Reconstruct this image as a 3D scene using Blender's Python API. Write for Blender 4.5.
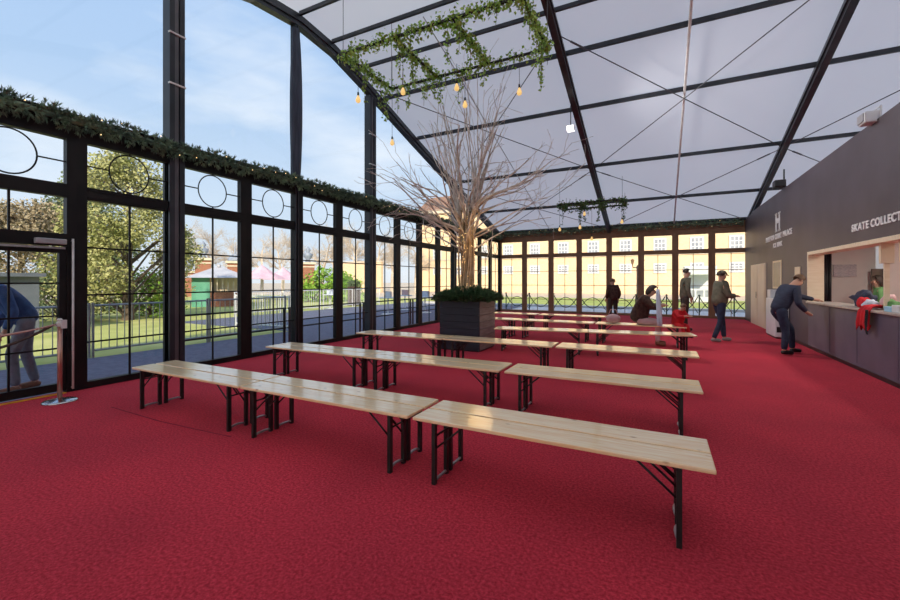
import bpy, bmesh, math, random
from mathutils import Vector, Matrix
from mathutils import noise as mnoise
random.seed(7)
C = bpy.context.scene.collection
for o in list(bpy.data.objects): bpy.data.objects.remove(o)
S = bpy.context.scene
PI = math.pi
V = Vector

# ------------------------------------------------------------ camera
TH = 0.4705; EYE = 1.4467; FPX = 409.2
cam = bpy.data.cameras.new('camera'); co = bpy.data.objects.new('camera', cam); C.objects.link(co)
co.location = (0, 0, EYE); co.rotation_euler = (PI/2, 0, TH)
cam.sensor_width = 36; cam.lens = FPX/900*36
cam.shift_x = -0.85/900; cam.shift_y = -18.87/900
cam.clip_start = 0.05; cam.clip_end = 600
S.camera = co

# ------------------------------------------------------------ world: pale blue winter sky with thin cloud near the horizon
W = bpy.data.worlds.new('world'); S.world = W; W.use_nodes = True
nt = W.node_tree; nt.nodes.clear()
def N(nt, t, **k):
    n = nt.nodes.new(t)
    for a, b in k.items(): setattr(n, a, b)
    return n
tc = N(nt, 'ShaderNodeTexCoord'); sp = N(nt, 'ShaderNodeSeparateXYZ'); nt.links.new(tc.outputs['Generated'], sp.inputs[0])
cr = N(nt, 'ShaderNodeValToRGB'); nt.links.new(sp.outputs['Z'], cr.inputs[0])
el = cr.color_ramp.elements
el[0].position = 0.0; el[0].color = (.68, .74, .80, 1)
el[1].position = 0.9; el[1].color = (.31, .48, .80, 1)
e = el.new(.12); e.color = (.60, .71, .83, 1)
e = el.new(.38); e.color = (.41, .57, .80, 1)
mp = N(nt, 'ShaderNodeMapping'); mp.inputs['Scale'].default_value = (1.6, 1.6, 5); nt.links.new(tc.outputs['Generated'], mp.inputs[0])
no = N(nt, 'ShaderNodeTexNoise'); no.inputs['Scale'].default_value = 1.5; no.inputs['Detail'].default_value = 6; nt.links.new(mp.outputs[0], no.inputs[0])
c2 = N(nt, 'ShaderNodeValToRGB'); nt.links.new(no.outputs[0], c2.inputs[0])
c2.color_ramp.elements[0].position = .48; c2.color_ramp.elements[0].color = (0, 0, 0, 1)
c2.color_ramp.elements[1].position = .72; c2.color_ramp.elements[1].color = (.75, .75, .75, 1)
mx = N(nt, 'ShaderNodeMixRGB'); nt.links.new(c2.outputs[0], mx.inputs[0]); nt.links.new(cr.outputs[0], mx.inputs[1]); mx.inputs[2].default_value = (.88, .91, .95, 1)
bg = N(nt, 'ShaderNodeBackground'); bg.inputs[1].default_value = 1.22; nt.links.new(mx.outputs[0], bg.inputs[0])
wo = N(nt, 'ShaderNodeOutputWorld'); nt.links.new(bg.outputs[0], wo.inputs[0])

# ------------------------------------------------------------ sun (low, behind the camera, a little from the right)
sl = bpy.data.lights.new('sun', 'SUN'); sl.energy = 5.6; sl.angle = .02; sl.color = (1, .87, .68)
so = bpy.data.objects.new('sun', sl); C.objects.link(so)
so.rotation_euler = V((.42, -.80, .50)).to_track_quat('Z', 'Y').to_euler()
vs = S.view_settings; vs.view_transform = 'Standard'; vs.look = 'None'; vs.gamma = 1; vs.use_curve_mapping = False
vs.exposure = 0.0

# ------------------------------------------------------------ materials
def mat(name, col, rough=.6, metal=0, spec=.5, noise=None, bump=None, emis=None, coat=0):
    m = bpy.data.materials.new(name); m.use_nodes = True
    nt = m.node_tree; b = nt.nodes['Principled BSDF']
    b.inputs['Base Color'].default_value = (*col, 1); b.inputs['Roughness'].default_value = rough
    b.inputs['Metallic'].default_value = metal; b.inputs['Specular IOR Level'].default_value = spec
    b.inputs['Coat Weight'].default_value = coat
    if noise or bump:
        t = N(nt, 'ShaderNodeTexCoord'); mpg = N(nt, 'ShaderNodeMapping'); nt.links.new(t.outputs['Object'], mpg.inputs[0])
    if noise:   # (scale, other colour, lo, hi, stretch)
        sc, c2_, lo, hi = noise[:4]
        mpg.inputs['Scale'].default_value = noise[4] if len(noise) > 4 else (1, 1, 1)
        n = N(nt, 'ShaderNodeTexNoise'); n.inputs['Scale'].default_value = sc; n.inputs['Detail'].default_value = 5
        nt.links.new(mpg.outputs[0], n.inputs[0])
        r = N(nt, 'ShaderNodeValToRGB'); nt.links.new(n.outputs[0], r.inputs[0])
        r.color_ramp.elements[0].position = lo; r.color_ramp.elements[0].color = (*col, 1)
        r.color_ramp.elements[1].position = hi; r.color_ramp.elements[1].color = (*c2_, 1)
        nt.links.new(r.outputs[0], b.inputs['Base Color'])
    if bump:
        n = N(nt, 'ShaderNodeTexNoise'); n.inputs['Scale'].default_value = bump[0]; nt.links.new(t.outputs['Object'], n.inputs[0])
        bp = N(nt, 'ShaderNodeBump'); bp.inputs['Strength'].default_value = bump[1]; bp.inputs['Distance'].default_value = .01
        nt.links.new(n.outputs[0], bp.inputs['Height']); nt.links.new(bp.outputs[0], b.inputs['Normal'])
    if emis:
        b.inputs['Emission Color'].default_value = (*emis[0], 1); b.inputs['Emission Strength'].default_value = emis[1]
    return m

def mat_carpet():
    m = mat('red carpet', (.34, .012, .04), .95, spec=.1)
    nt = m.node_tree; b = nt.nodes['Principled BSDF']
    t = N(nt, 'ShaderNodeTexCoord')
    n1 = N(nt, 'ShaderNodeTexNoise'); n1.inputs['Scale'].default_value = 55; n1.inputs['Detail'].default_value = 6; n1.inputs['Roughness'].default_value = .75
    n2 = N(nt, 'ShaderNodeTexNoise'); n2.inputs['Scale'].default_value = .9; n2.inputs['Detail'].default_value = 4
    for n in (n1, n2): nt.links.new(t.outputs['Object'], n.inputs[0])
    r1 = N(nt, 'ShaderNodeValToRGB'); nt.links.new(n1.outputs[0], r1.inputs[0])
    r1.color_ramp.elements[0].position = .36; r1.color_ramp.elements[0].color = (.38, .012, .026, 1)
    r1.color_ramp.elements[1].position = .68; r1.color_ramp.elements[1].color = (.90, .07, .115, 1)
    r2 = N(nt, 'ShaderNodeValToRGB'); nt.links.new(n2.outputs[0], r2.inputs[0])
    r2.color_ramp.elements[0].position = .35; r2.color_ramp.elements[0].color = (.80, .8, .84, 1)
    r2.color_ramp.elements[1].position = .65; r2.color_ramp.elements[1].color = (1, 1, 1, 1)
    mm = N(nt, 'ShaderNodeMixRGB', blend_type='MULTIPLY'); mm.inputs[0].default_value = 1
    nt.links.new(r1.outputs[0], mm.inputs[1]); nt.links.new(r2.outputs[0], mm.inputs[2]); nt.links.new(mm.outputs[0], b.inputs['Base Color'])
    bp = N(nt, 'ShaderNodeBump'); bp.inputs['Strength'].default_value = .9; bp.inputs['Distance'].default_value = .012
    nt.links.new(n1.outputs[0], bp.inputs['Height']); nt.links.new(bp.outputs[0], b.inputs['Normal'])
    b.inputs['Sheen Weight'].default_value = .04
    return m

def mat_membrane(name, trans, refl, mixf):
    m = bpy.data.materials.new(name); m.use_nodes = True; nt = m.node_tree; nt.nodes.clear()
    t = N(nt, 'ShaderNodeTexCoord'); n = N(nt, 'ShaderNodeTexNoise'); n.inputs['Scale'].default_value = .6; n.inputs['Detail'].default_value = 3
    nt.links.new(t.outputs['Object'], n.inputs[0])
    r = N(nt, 'ShaderNodeValToRGB'); nt.links.new(n.outputs[0], r.inputs[0])
    r.color_ramp.elements[0].color = (*[c*.93 for c in trans], 1); r.color_ramp.elements[1].color = (*trans, 1)
    a = N(nt, 'ShaderNodeBsdfTranslucent'); nt.links.new(r.outputs[0], a.inputs[0])
    d = N(nt, 'ShaderNodeBsdfDiffuse'); d.inputs[0].default_value = (*refl, 1)
    x = N(nt, 'ShaderNodeMixShader'); x.inputs[0].default_value = mixf
    nt.links.new(d.outputs[0], x.inputs[1]); nt.links.new(a.outputs[0], x.inputs[2])
    o = N(nt, 'ShaderNodeOutputMaterial'); nt.links.new(x.outputs[0], o.inputs[0])
    return m

def mat_glass():
    m = bpy.data.materials.new('window glass'); m.use_nodes = True; nt = m.node_tree; nt.nodes.clear()
    a = N(nt, 'ShaderNodeBsdfTransparent'); a.inputs[0].default_value = (.965, .975, .98, 1)
    g = N(nt, 'ShaderNodeBsdfGlossy'); g.inputs['Roughness'].default_value = .03
    f = N(nt, 'ShaderNodeLayerWeight'); p5 = N(nt, 'ShaderNodeMath', operation='POWER'); p5.inputs[1].default_value = 5
    ma = N(nt, 'ShaderNodeMath', operation='MULTIPLY_ADD'); ma.inputs[1].default_value = .5; ma.inputs[2].default_value = .02
    nt.links.new(f.outputs['Facing'], p5.inputs[0]); nt.links.new(p5.outputs[0], ma.inputs[0])
    x = N(nt, 'ShaderNodeMixShader'); nt.links.new(ma.outputs[0], x.inputs[0])
    nt.links.new(a.outputs[0], x.inputs[1]); nt.links.new(g.outputs[0], x.inputs[2])
    o = N(nt, 'ShaderNodeOutputMaterial'); nt.links.new(x.outputs[0], o.inputs[0])
    return m

def mat_wood(name, c1, c2, stretch=(2.0, 30, 30), rough=.3, coat=.9):
    m = mat(name, c1, rough, noise=(2.2, c2, .38, .66, stretch), coat=coat)
    m.node_tree.nodes['Principled BSDF'].inputs['Coat Roughness'].default_value = .10
    nt = m.node_tree; b = nt.nodes['Principled BSDF']
    src = b.inputs['Base Color'].links[0].from_socket          # small dark knots
    t = N(nt, 'ShaderNodeTexCoord'); mpg = N(nt, 'ShaderNodeMapping'); mpg.inputs['Scale'].default_value = (6, 10, 10)
    oi = N(nt, 'ShaderNodeObjectInfo'); ad = N(nt, 'ShaderNodeVectorMath', operation='ADD')
    nt.links.new(t.outputs['Object'], ad.inputs[0]); nt.links.new(oi.outputs['Location'], ad.inputs[1])
    nt.links.new(ad.outputs[0], mpg.inputs[0]); v = N(nt, 'ShaderNodeTexVoronoi'); nt.links.new(mpg.outputs[0], v.inputs[0]); v.inputs['Scale'].default_value = .8
    r = N(nt, 'ShaderNodeValToRGB'); nt.links.new(v.outputs['Distance'], r.inputs[0])
    r.color_ramp.elements[0].position = .04; r.color_ramp.elements[0].color = (.35, .2, .1, 1)
    r.color_ramp.elements[1].position = .13; r.color_ramp.elements[1].color = (1, 1, 1, 1)
    mm = N(nt, 'ShaderNodeMixRGB', blend_type='MULTIPLY'); mm.inputs[0].default_value = .8
    nt.links.new(src, mm.inputs[1]); nt.links.new(r.outputs[0], mm.inputs[2]); nt.links.new(mm.outputs[0], b.inputs['Base Color'])
    return m

def mat_brick(name, c1, c2, mortar, scale):
    m = mat(name, c1, .85); nt = m.node_tree; b = nt.nodes['Principled BSDF']
    t = N(nt, 'ShaderNodeTexCoord'); mpg = N(nt, 'ShaderNodeMapping'); mpg.inputs['Rotation'].default_value = (PI/2, 0, 0)
    nt.links.new(t.outputs['Object'], mpg.inputs[0])
    k = N(nt, 'ShaderNodeTexBrick'); nt.links.new(mpg.outputs[0], k.inputs[0]); k.inputs['Scale'].default_value = scale
    k.inputs['Color1'].default_value = (*c1, 1); k.inputs['Color2'].default_value = (*c2, 1); k.inputs['Mortar'].default_value = (*mortar, 1)
    nt.links.new(k.outputs[0], b.inputs['Base Color'])
    return m

M = dict(
 carpet=mat_carpet(),
 seam=mat('carpet seam', (.22, .008, .025), .95),
 roof=mat_membrane('white tent roof', (.78, .80, .85), (.60, .62, .67), .41),
 pvc=mat_membrane('white tent side', (.94, .94, .94), (.8, .8, .8), .75),
 glass=mat_glass(),
 frame=mat('black window frame', (.006, .006, .007), .45, spec=.25, noise=(3, (.012, .011, .011), .4, .6)),
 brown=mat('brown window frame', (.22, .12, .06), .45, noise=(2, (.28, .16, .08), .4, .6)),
 steel=mat('dark steel', (.03, .035, .042), .35, .3, noise=(4, (.045, .05, .06), .4, .6)),
 column=mat('grooved grey column', (.018, .021, .028), .45, .2, noise=(2, (.03, .034, .044), .4, .6)),
 column_channel=mat('bare aluminium channel', (.10, .10, .11), .4, .4, noise=(2, (.14, .13, .14), .4, .6)),
 cable=mat('bracing cable', (.10, .10, .11), .4, .6),
 whitepole=mat('white painted metal', (.72, .72, .72), .4, noise=(5, (.62, .62, .62), .4, .6)),
 plum=mat('dark plum panel', (.082, .062, .075), .5, noise=(1.3, (.105, .082, .10), .35, .65)),
 navypanel=mat('blue grey counter panel', (.10, .086, .125), .45, noise=(1.6, (.14, .12, .17), .35, .65)),
 ply=mat_wood('pale plywood trim', (.80, .66, .46), (.86, .73, .54), (2, 12, 12), .5, .1),
 bench=mat_wood('varnished pine', (.90, .62, .31), (.98, .83, .54)),
 legs=mat('dark green bench steel', (.012, .02, .018), .35, .2, noise=(8, (.02, .03, .028), .4, .6)),
 legbar=mat('worn bench foot bar', (.42, .43, .45), .3, .7, noise=(9, (.3, .3, .32), .4, .6)),
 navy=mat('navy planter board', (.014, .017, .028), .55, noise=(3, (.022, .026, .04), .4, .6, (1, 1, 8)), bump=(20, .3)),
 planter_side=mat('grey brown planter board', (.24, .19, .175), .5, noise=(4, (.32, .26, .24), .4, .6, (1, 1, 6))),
 fir=mat('fir needles', (.03, .075, .03), .6, noise=(9, (.07, .15, .06), .4, .65)),
 fir2=mat('garland needles', (.08, .14, .10), .6, noise=(7, (.26, .38, .22), .4, .7)),
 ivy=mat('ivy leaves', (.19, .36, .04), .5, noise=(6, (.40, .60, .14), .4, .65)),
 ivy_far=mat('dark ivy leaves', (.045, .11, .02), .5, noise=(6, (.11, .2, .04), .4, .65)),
 vine=mat('brown vine', (.09, .065, .035), .8, noise=(9, (.14, .10, .06), .4, .65)),
 bark=mat('silvery twig bark', (.46, .39, .33), .7, noise=(6, (.78, .72, .66), .4, .65)),
 stem=mat('warm stem bark', (.42, .29, .16), .7, noise=(8, (.60, .47, .32), .4, .65)),
 treebark=mat('brown tree bark', (.10, .075, .05), .9, noise=(2, (.18, .13, .09), .4, .65)),
 fairy=mat('fairy light', (1, .7, .3), .4, emis=((1, .62, .22), 2.6)),
 fairy_small=mat('tiny fairy light', (1, .7, .3), .4, emis=((1, .66, .3), 2.2)),
 bulb=mat('amber bulb glass', (.9, .62, .28), .15, emis=((1, .62, .20), .7)),
 filament=mat('glowing filament', (1, .7, .3), .4, emis=((1, .72, .32), 9)),
 lamp=mat('lit lamp face', (1, .97, .88), .4, emis=((1, .97, .9), 4)),
 black=mat('black plastic', (.01, .01, .011), .4, noise=(8, (.018, .018, .02), .4, .6)),
 cream=mat('cream panel', (.74, .60, .42), .45, noise=(1.5, (.80, .67, .50), .4, .6)),
 boothwall=mat('pale booth lining', (.70, .67, .62), .6, noise=(1.2, (.76, .73, .68), .4, .6)),
 white=mat('white plastic', (.75, .76, .78), .35, noise=(3, (.68, .70, .72), .4, .6)),
 text=mat('white lettering', (.93, .92, .92), .5),
 chrome=mat('polished steel', (.55, .55, .56), .18, 1),
 copper=mat('copper toned post', (.50, .26, .20), .3, .7, noise=(7, (.58, .34, .27), .4, .6)),
 rope=mat('dark rope', (.05, .035, .03), .85, noise=(40, (.09, .065, .055), .4, .6)),
 pinkrope=mat('pale pink rope', (.48, .30, .26), .8, noise=(40, (.56, .38, .33), .4, .6)),
 yellow=mat('yellow tape', (.85, .42, .02), .5, noise=(6, (.75, .36, .02), .4, .6)),
 asphalt=mat('blue grey paving', (.10, .11, .17), .8, noise=(9, (.14, .15, .21), .4, .6)),
 grass=mat('winter grass', (.38, .42, .10), .95, noise=(.8, (.56, .55, .20), .35, .65)),
 lawn=mat('pale lawn', (.30, .38, .07), .95, noise=(.8, (.44, .47, .14), .35, .65)),
 gravel=mat('cream gravel', (.55, .45, .34), .9, noise=(5, (.66, .55, .42), .4, .6)),
 kerb=mat('white kerb', (.70, .68, .66), .8, noise=(3, (.6, .58, .56), .4, .6)),
 galv=mat('galvanised rail', (.36, .38, .40), .4, .5, noise=(7, (.44, .46, .48), .4, .6)),
 barrier=mat('white barrier paint', (.72, .74, .78), .5, noise=(7, (.66, .68, .72), .4, .6)),
 iron=mat('green black iron', (.02, .045, .03), .5, noise=(7, (.03, .06, .04), .4, .6)),
 facade=mat_brick('orange cream brickwork', (.86, .60, .34), (.90, .67, .41), (.84, .66, .46), 2.2),
 garden=mat_brick('garden brickwork', (.72, .50, .31), (.78, .57, .36), (.74, .60, .44), 2.2),
 redbrick=mat_brick('red brickwork', (.30, .09, .05), (.38, .13, .07), (.42, .3, .22), 3),
 stone=mat('pale stone', (.62, .52, .40), .8, noise=(2, (.70, .60, .47), .4, .6)),
 darkpane=mat('far window pane', (.30, .32, .36), .15, noise=(2, (.42, .44, .48), .4, .6)),
 tiles=mat('brown roof tiles', (.25, .13, .08), .8, noise=(3, (.33, .19, .12), .4, .6, (1, 1, 6))),
 slate=mat('pale grey roof', (.42, .42, .46), .6, noise=(2, (.52, .52, .56), .4, .6)),
 lead=mat('blue grey lead', (.22, .26, .33), .5, noise=(3, (.3, .34, .42), .4, .6)),
 greenpaint=mat('green paint', (.10, .33, .22), .5, noise=(2, (.14, .4, .28), .4, .6)),
 pinkcloth=mat('pink canvas', (.66, .42, .50), .8, noise=(2, (.74, .52, .58), .4, .6)),
 leaf_gold=mat('golden green foliage', (.24, .26, .07), .8, noise=(1.2, (.56, .54, .24), .38, .64)),
 leaf_dark=mat('dark green foliage', (.08, .12, .05), .8, noise=(1.1, (.22, .27, .11), .4, .64)),
 leaf_red=mat('russet foliage', (.26, .20, .12), .8, noise=(1.1, (.46, .38, .24), .4, .64)),
 leaf_bright=mat('bright hedge foliage', (.16, .32, .03), .8, noise=(1.1, (.30, .48, .06), .4, .64)),
 twig=mat('bare twig', (.50, .42, .33), .9, noise=(3, (.62, .54, .44), .4, .64)),
 greyshed=mat('grey sheet metal', (.13, .15, .19), .6, noise=(1.2, (.17, .19, .23), .4, .6)),
 skin=mat('skin', (.55, .30, .21), .5, noise=(9, (.6, .34, .24), .4, .6)),
 hair_dark=mat('dark hair', (.03, .018, .012), .6, noise=(30, (.05, .03, .02), .4, .6)),
 hair_brown=mat('brown hair', (.13, .065, .03), .6, noise=(30, (.17, .09, .045), .4, .6)),
 eye=mat('eye', (.02, .015, .012), .2),
 lip=mat('lips', (.4, .14, .12), .5),
 navycloth=mat('navy quilted cloth', (.018, .024, .05), .8, noise=(12, (.03, .038, .075), .4, .6, (1, 1, 6))),
 bluecloth=mat('blue fleece', (.03, .085, .23), .85, noise=(12, (.045, .11, .28), .4, .6)),
 jeans=mat('dark blue jeans', (.012, .018, .045), .85, noise=(14, (.02, .03, .065), .4, .6)),
 greycloth=mat('grey cloth', (.16, .16, .19), .85, noise=(14, (.21, .21, .25), .4, .6)),
 olive=mat('olive jacket cloth', (.11, .105, .07), .85, noise=(9, (.17, .16, .11), .4, .6)),
 tan=mat('tan stripe cloth', (.36, .30, .21), .85),
 brownfur=mat('dark brown fur coat', (.045, .022, .016), .95, noise=(18, (.085, .045, .032), .4, .6), bump=(60, .8)),
 redcloth=mat('red cloth', (.62, .012, .02), .85, noise=(9, (.5, .01, .018), .4, .6)),
 palecloth=mat('pale blue cloth', (.55, .62, .72), .85, noise=(9, (.62, .68, .78), .4, .6)),
 pink=mat('pale pink cloth', (.58, .36, .36), .85, noise=(9, (.64, .42, .42), .4, .6)),
 shoe=mat('black shoe', (.012, .011, .012), .4),
 greyshoe=mat('grey trainer', (.24, .23, .22), .6),
 brownshoe=mat('brown shoe', (.22, .09, .045), .5),
 green=mat('green shirt', (.13, .30, .10), .85, noise=(9, (.17, .36, .13), .4, .6)),
 lblue=mat('light blue card', (.30, .55, .72), .6, noise=(5, (.38, .62, .78), .4, .6)),
 paper=mat('printed paper', (.62, .60, .60), .7, noise=(30, (.42, .42, .46), .45, .6, (1, 1, 4))),
 poster=mat('dark poster', (.045, .04, .055), .3, noise=(4, (.10, .09, .11), .4, .6)),
)

# ------------------------------------------------------------ mesh helpers
def BM(): return bmesh.new()
def box(bm, x0, x1, y0, y1, z0, z1, T=None):
    vs = [bm.verts.new((x, y, z)) for x in (x0, x1) for y in (y0, y1) for z in (z0, z1)]
    if T is not None:
        for v in vs: v.co = T @ v.co
    for f in ((0, 1, 3, 2), (4, 6, 7, 5), (0, 4, 5, 1), (2, 3, 7, 6), (0, 2, 6, 4), (1, 5, 7, 3)):
        bm.faces.new([vs[i] for i in f])
def frame_of(d):
    d = d.normalized(); a = V((0, 0, 1)) if abs(d.z) < .9 else V((1, 0, 0))
    u = d.cross(a).normalized(); return u, d.cross(u).normalized()
def tube(bm, pts, r, n=8, cap=True):
    pts = [V(p) for p in pts]; rs = r if isinstance(r, (list, tuple)) else [r]*len(pts)
    rings = []; u0 = None
    for i, p in enumerate(pts):
        d = pts[min(i+1, len(pts)-1)] - pts[max(i-1, 0)]
        if d.length < 1e-7: d = V((0, 0, 1))
        if u0 is None: u, w = frame_of(d)
        else:
            d.normalize(); u = (u0 - d*u0.dot(d))
            if u.length < 1e-4: u, w = frame_of(d)
            u.normalize(); w = d.cross(u)
        u0 = u
        rings.append([bm.verts.new(p + (u*math.cos(2*PI*k/n) + w*math.sin(2*PI*k/n))*rs[i]) for k in range(n)])
    for a, b in zip(rings, rings[1:]):
        for k in range(n): bm.faces.new((a[k], a[(k+1) % n], b[(k+1) % n], b[k]))
    if cap and n > 2:
        bm.faces.new(rings[0][::-1]); bm.faces.new(rings[-1])
def beam(bm, a, b, w, h):
    a = V(a); b = V(b); d = (b-a); L = d.length; d.normalize()
    up = V((0, 0, 1)) if abs(d.z) < .95 else V((0, 1, 0))
    s = d.cross(up).normalized(); t = s.cross(d).normalized()
    T = Matrix((( d.x, s.x, t.x, a.x), (d.y, s.y, t.y, a.y), (d.z, s.z, t.z, a.z), (0, 0, 0, 1)))
    box(bm, 0, L, -w/2, w/2, -h/2, h/2, T)
def lathe(bm, prof, n=16, c=(0, 0, 0)):
    c = V(c); rings = [[bm.verts.new(c + V((r*math.cos(2*PI*k/n), r*math.sin(2*PI*k/n), z))) for k in range(n)] for r, z in prof]
    for a, b in zip(rings, rings[1:]):
        for k in range(n): bm.faces.new((a[k], a[(k+1) % n], b[(k+1) % n], b[k]))
    bm.faces.new(rings[0][::-1]); bm.faces.new(rings[-1])
def ball(bm, c, r, sub=2, sc=(1, 1, 1)):
    m = Matrix.Translation(c) @ Matrix.Diagonal((*[r*s for s in sc], 1))
    return bmesh.ops.create_icosphere(bm, subdivisions=sub, radius=1, matrix=m)['verts']
def mk(name, bm, m, parent=None, smooth=False, bevel=0):
    me = bpy.data.meshes.new(name); bmesh.ops.recalc_face_normals(bm, faces=bm.faces) if len(bm.faces) < 3000 else None
    bm.to_mesh(me); bm.free()
    me.materials.append(M[m] if isinstance(m, str) else m)
    if smooth:
        for p in me.polygons: p.use_smooth = True
    o = bpy.data.objects.new(name, me); C.objects.link(o)
    if bevel:
        b = o.modifiers.new('bevel', 'BEVEL'); b.width = bevel; b.segments = 2; b.limit_method = 'ANGLE'
    if parent: o.parent = parent
    return o
def tag(o, label, cat, group=None, kind=None):
    o['label'] = label; o['category'] = cat
    if group: o['group'] = group
    if kind: o['kind'] = kind
    return o
def empty(name, loc=(0, 0, 0), rz=0):
    o = bpy.data.objects.new(name, None); C.objects.link(o); o.location = loc; o.rotation_euler = (0, 0, rz); o.empty_display_size = .1
    return o
def copy_tree(o, parent=None):
    kids = [k for k in C.objects if k.parent == o]
    c = o.copy(); C.objects.link(c)
    if parent: c.parent = parent
    for k in kids: copy_tree(k, c)
    return c
def struct(name, bm, m, parent=None, **k):
    o = mk(name, bm, m, parent, **k)
    if not parent: o['kind'] = 'structure'
    return o
TRIM = [0]
def trim(bm, m, label, **k):
    TRIM[0] += 1; o = struct('trim_%d' % TRIM[0], bm, m, **k); o['label'] = label; return o

# ------------------------------------------------------------ room shell
XL, XR, YB, YF = -6.915, 2.894, 18.83, -6.17
PROF = [(YB, 3.50), (10.9, 5.78), (8.5, 6.50), (7.4, 6.80), (6.33, 6.90), (5.26, 6.78), (4.16, 6.48), (1.76, 5.76), (YF, 3.62)]   # underside of the rafters
def under(y):
    for (a, za), (b, zb) in zip(PROF, PROF[1:]):
        if b <= y <= a: return zb + (za-zb)*(y-b)/(a-b)
    return PROF[0][1]
bm = BM(); box(bm, XL-.05, 13, YF, YB+.1, -.12, 0); fl = struct('floor', bm, 'carpet'); fl['label'] = 'wide floor of mottled red carpet'
for (xa, ya, xb, yb) in ((-6.6, 1.75, -3.1, 2.32), (-3.1, 2.32, -.2, 2.2)):
    pass
bm = BM(); tube(bm, [(-5.6, 2.42, .001), (-4.6, 2.40, .001), (-3.55, 2.46, .001)], .006, 4); trim(bm, 'seam', 'thin seam in the red carpet beside the nearest left bench')
bm = BM()   # roof fabric with a real thickness
top = [(y, z+.34) for y, z in PROF]
for x0, x1 in ((XL-.1, 13),):
    nx = 16
    for dz in (0,):
        rows = [[bm.verts.new((x0+(x1-x0)*i/nx, y, z+dz)) for i in range(nx+1)] for y, z in top]
        for a, b in zip(rows, rows[1:]):
            for i in range(nx): bm.faces.new((a[i], a[i+1], b[i+1], b[i]) if dz == 0 else (a[i], b[i], b[i+1], a[i+1]))
ce = struct('ceiling', bm, 'roof'); ce['label'] = 'sloping white translucent tent roof fabric'

def rafter(X, w, label, hh=.26):
    bm = BM()
    for (a, za), (b, zb) in zip(PROF, PROF[1:]):
        e = .02*(1 if b > YF+.01 else 0)
        for dx, ww, z0, z1 in ((0, w, 0, hh), (-w*.62, .03, hh*.35, hh*.6), (w*.62, .03, hh*.35, hh*.6)):
            vs = [bm.verts.new((X+dx+sx*ww/2, y, z+q)) for y, z in ((a, za), (b, zb)) for sx in (-1, 1) for q in (z0, z1)]
            for f in ((0, 1, 3, 2), (4, 6, 7, 5), (0, 4, 5, 1), (2, 3, 7, 6), (0, 2, 6, 4), (1, 5, 7, 3)): bm.faces.new([vs[i] for i in f])
    return trim(bm, 'steel', label)
rafter(XL, .16, 'dark sloping gable rafter over the glass wall')
rafter(XL+5, .13, 'dark sloping rafter over the middle of the benches')
rafter(2.99, .13, 'dark sloping rafter above the ticket counter wall')
rafter(8.0, .13, 'dark sloping rafter beyond the counter wall')
PUR = [18.7, 16.5, 13.9, 11.1, 9.3, 8.2, 7.3, 6.33, 5.2, 3.6, 1.2, -2.0, -5.5]
for i, y in enumerate(PUR):
    z = under(y) + .26
    bm = BM(); beam(bm, (XL+.08, y, z), (12.9, y, z), .055, .10 if y > 8.5 else .08)
    trim(bm, 'steel', 'dark roof purlin running across the tent')
for X0, X1 in ((XL, XL+5), (XL+5, 2.99), (2.99, 8.0)):
    xm = (X0+X1)/2
    bm = BM()
    ys = [18.6, 13.9, 10.9, 8.5, 7.4]
    tube(bm, [(xm, y, under(y)+.2) for y in ys], .028 if X0 > -5 else .013, 6); trim(bm, 'whitepole' if X0 > -5 else 'galv', 'slim pale pole running up the middle of a roof bay')
    for ya, yb in ((18.6, 13.9), (13.9, 8.6)):
        for xa, xb in ((X0, X1), (X1, X0)):
            bm = BM(); ym = (ya+yb)/2
            tube(bm, [(xa, ya, under(ya)+.13), ((xa+xb)/2, ym, under(ym)+.13), (xb, yb, under(yb)+.13)], .012, 5)
            beam(bm, (xa+(xb-xa)*.9, ya+(yb-ya)*.9, under(ya+(yb-ya)*.9)+.13), (xa+(xb-xa)*.95, ya+(yb-ya)*.95, under(ya+(yb-ya)*.95)+.13), .03, .03)
            trim(bm, 'cable', 'thin diagonal bracing cable under the tent roof')

# columns of the gable wall
def column(y, w, d, lab, lit=True, x=XL-.02):  # lit only switches on the paler channel face and the straps
    z1 = under(y)
    bm = BM(); box(bm, x-d/2, x+d/2, y-w/2, y+w/2, 0, z1); box(bm, x+d/2, x+d/2+.03, y-w/2, y-w/6, 0, z1-.01); box(bm, x+d/2, x+d/2+.03, y+w/6, y+w/2, 0, z1-.01)
    t = trim(bm, 'column', lab)
    if lit:
        bm = BM(); box(bm, x+d/2+.002, x+d/2+.012, y-w/6+.01, y+w/6-.01, 0.02, z1-.02); struct('channel', bm, 'column_channel', t)
        for zz in (4.55, 5.35):
            if zz < z1-.3:
                bm = BM(); box(bm, x+d/2-.005, x+d/2+.045, y-w/2-.008, y+w/2+.008, zz, zz+.025); struct('strap', bm, 'whitepole', t)
                for c_ in [k for k in C.objects if k.parent == t and k.name.startswith('strap')]: c_['label'] = 'pale strap round the column'
    return t
column(3.83, .23, .16, 'tall dark grooved column rising from the glass wall to the rafter')
column(8.83, .26, .16, 'second tall grooved column, before the bare tree')
column(13.83, .2, .14, 'far slim column behind the bare tree', False)
column(-1.2, .23, .16, 'tall grooved column near the camera side', False)
column(6.27, .10, .12, 'ridge column wrapped by a tied dark drape', False)
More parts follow.
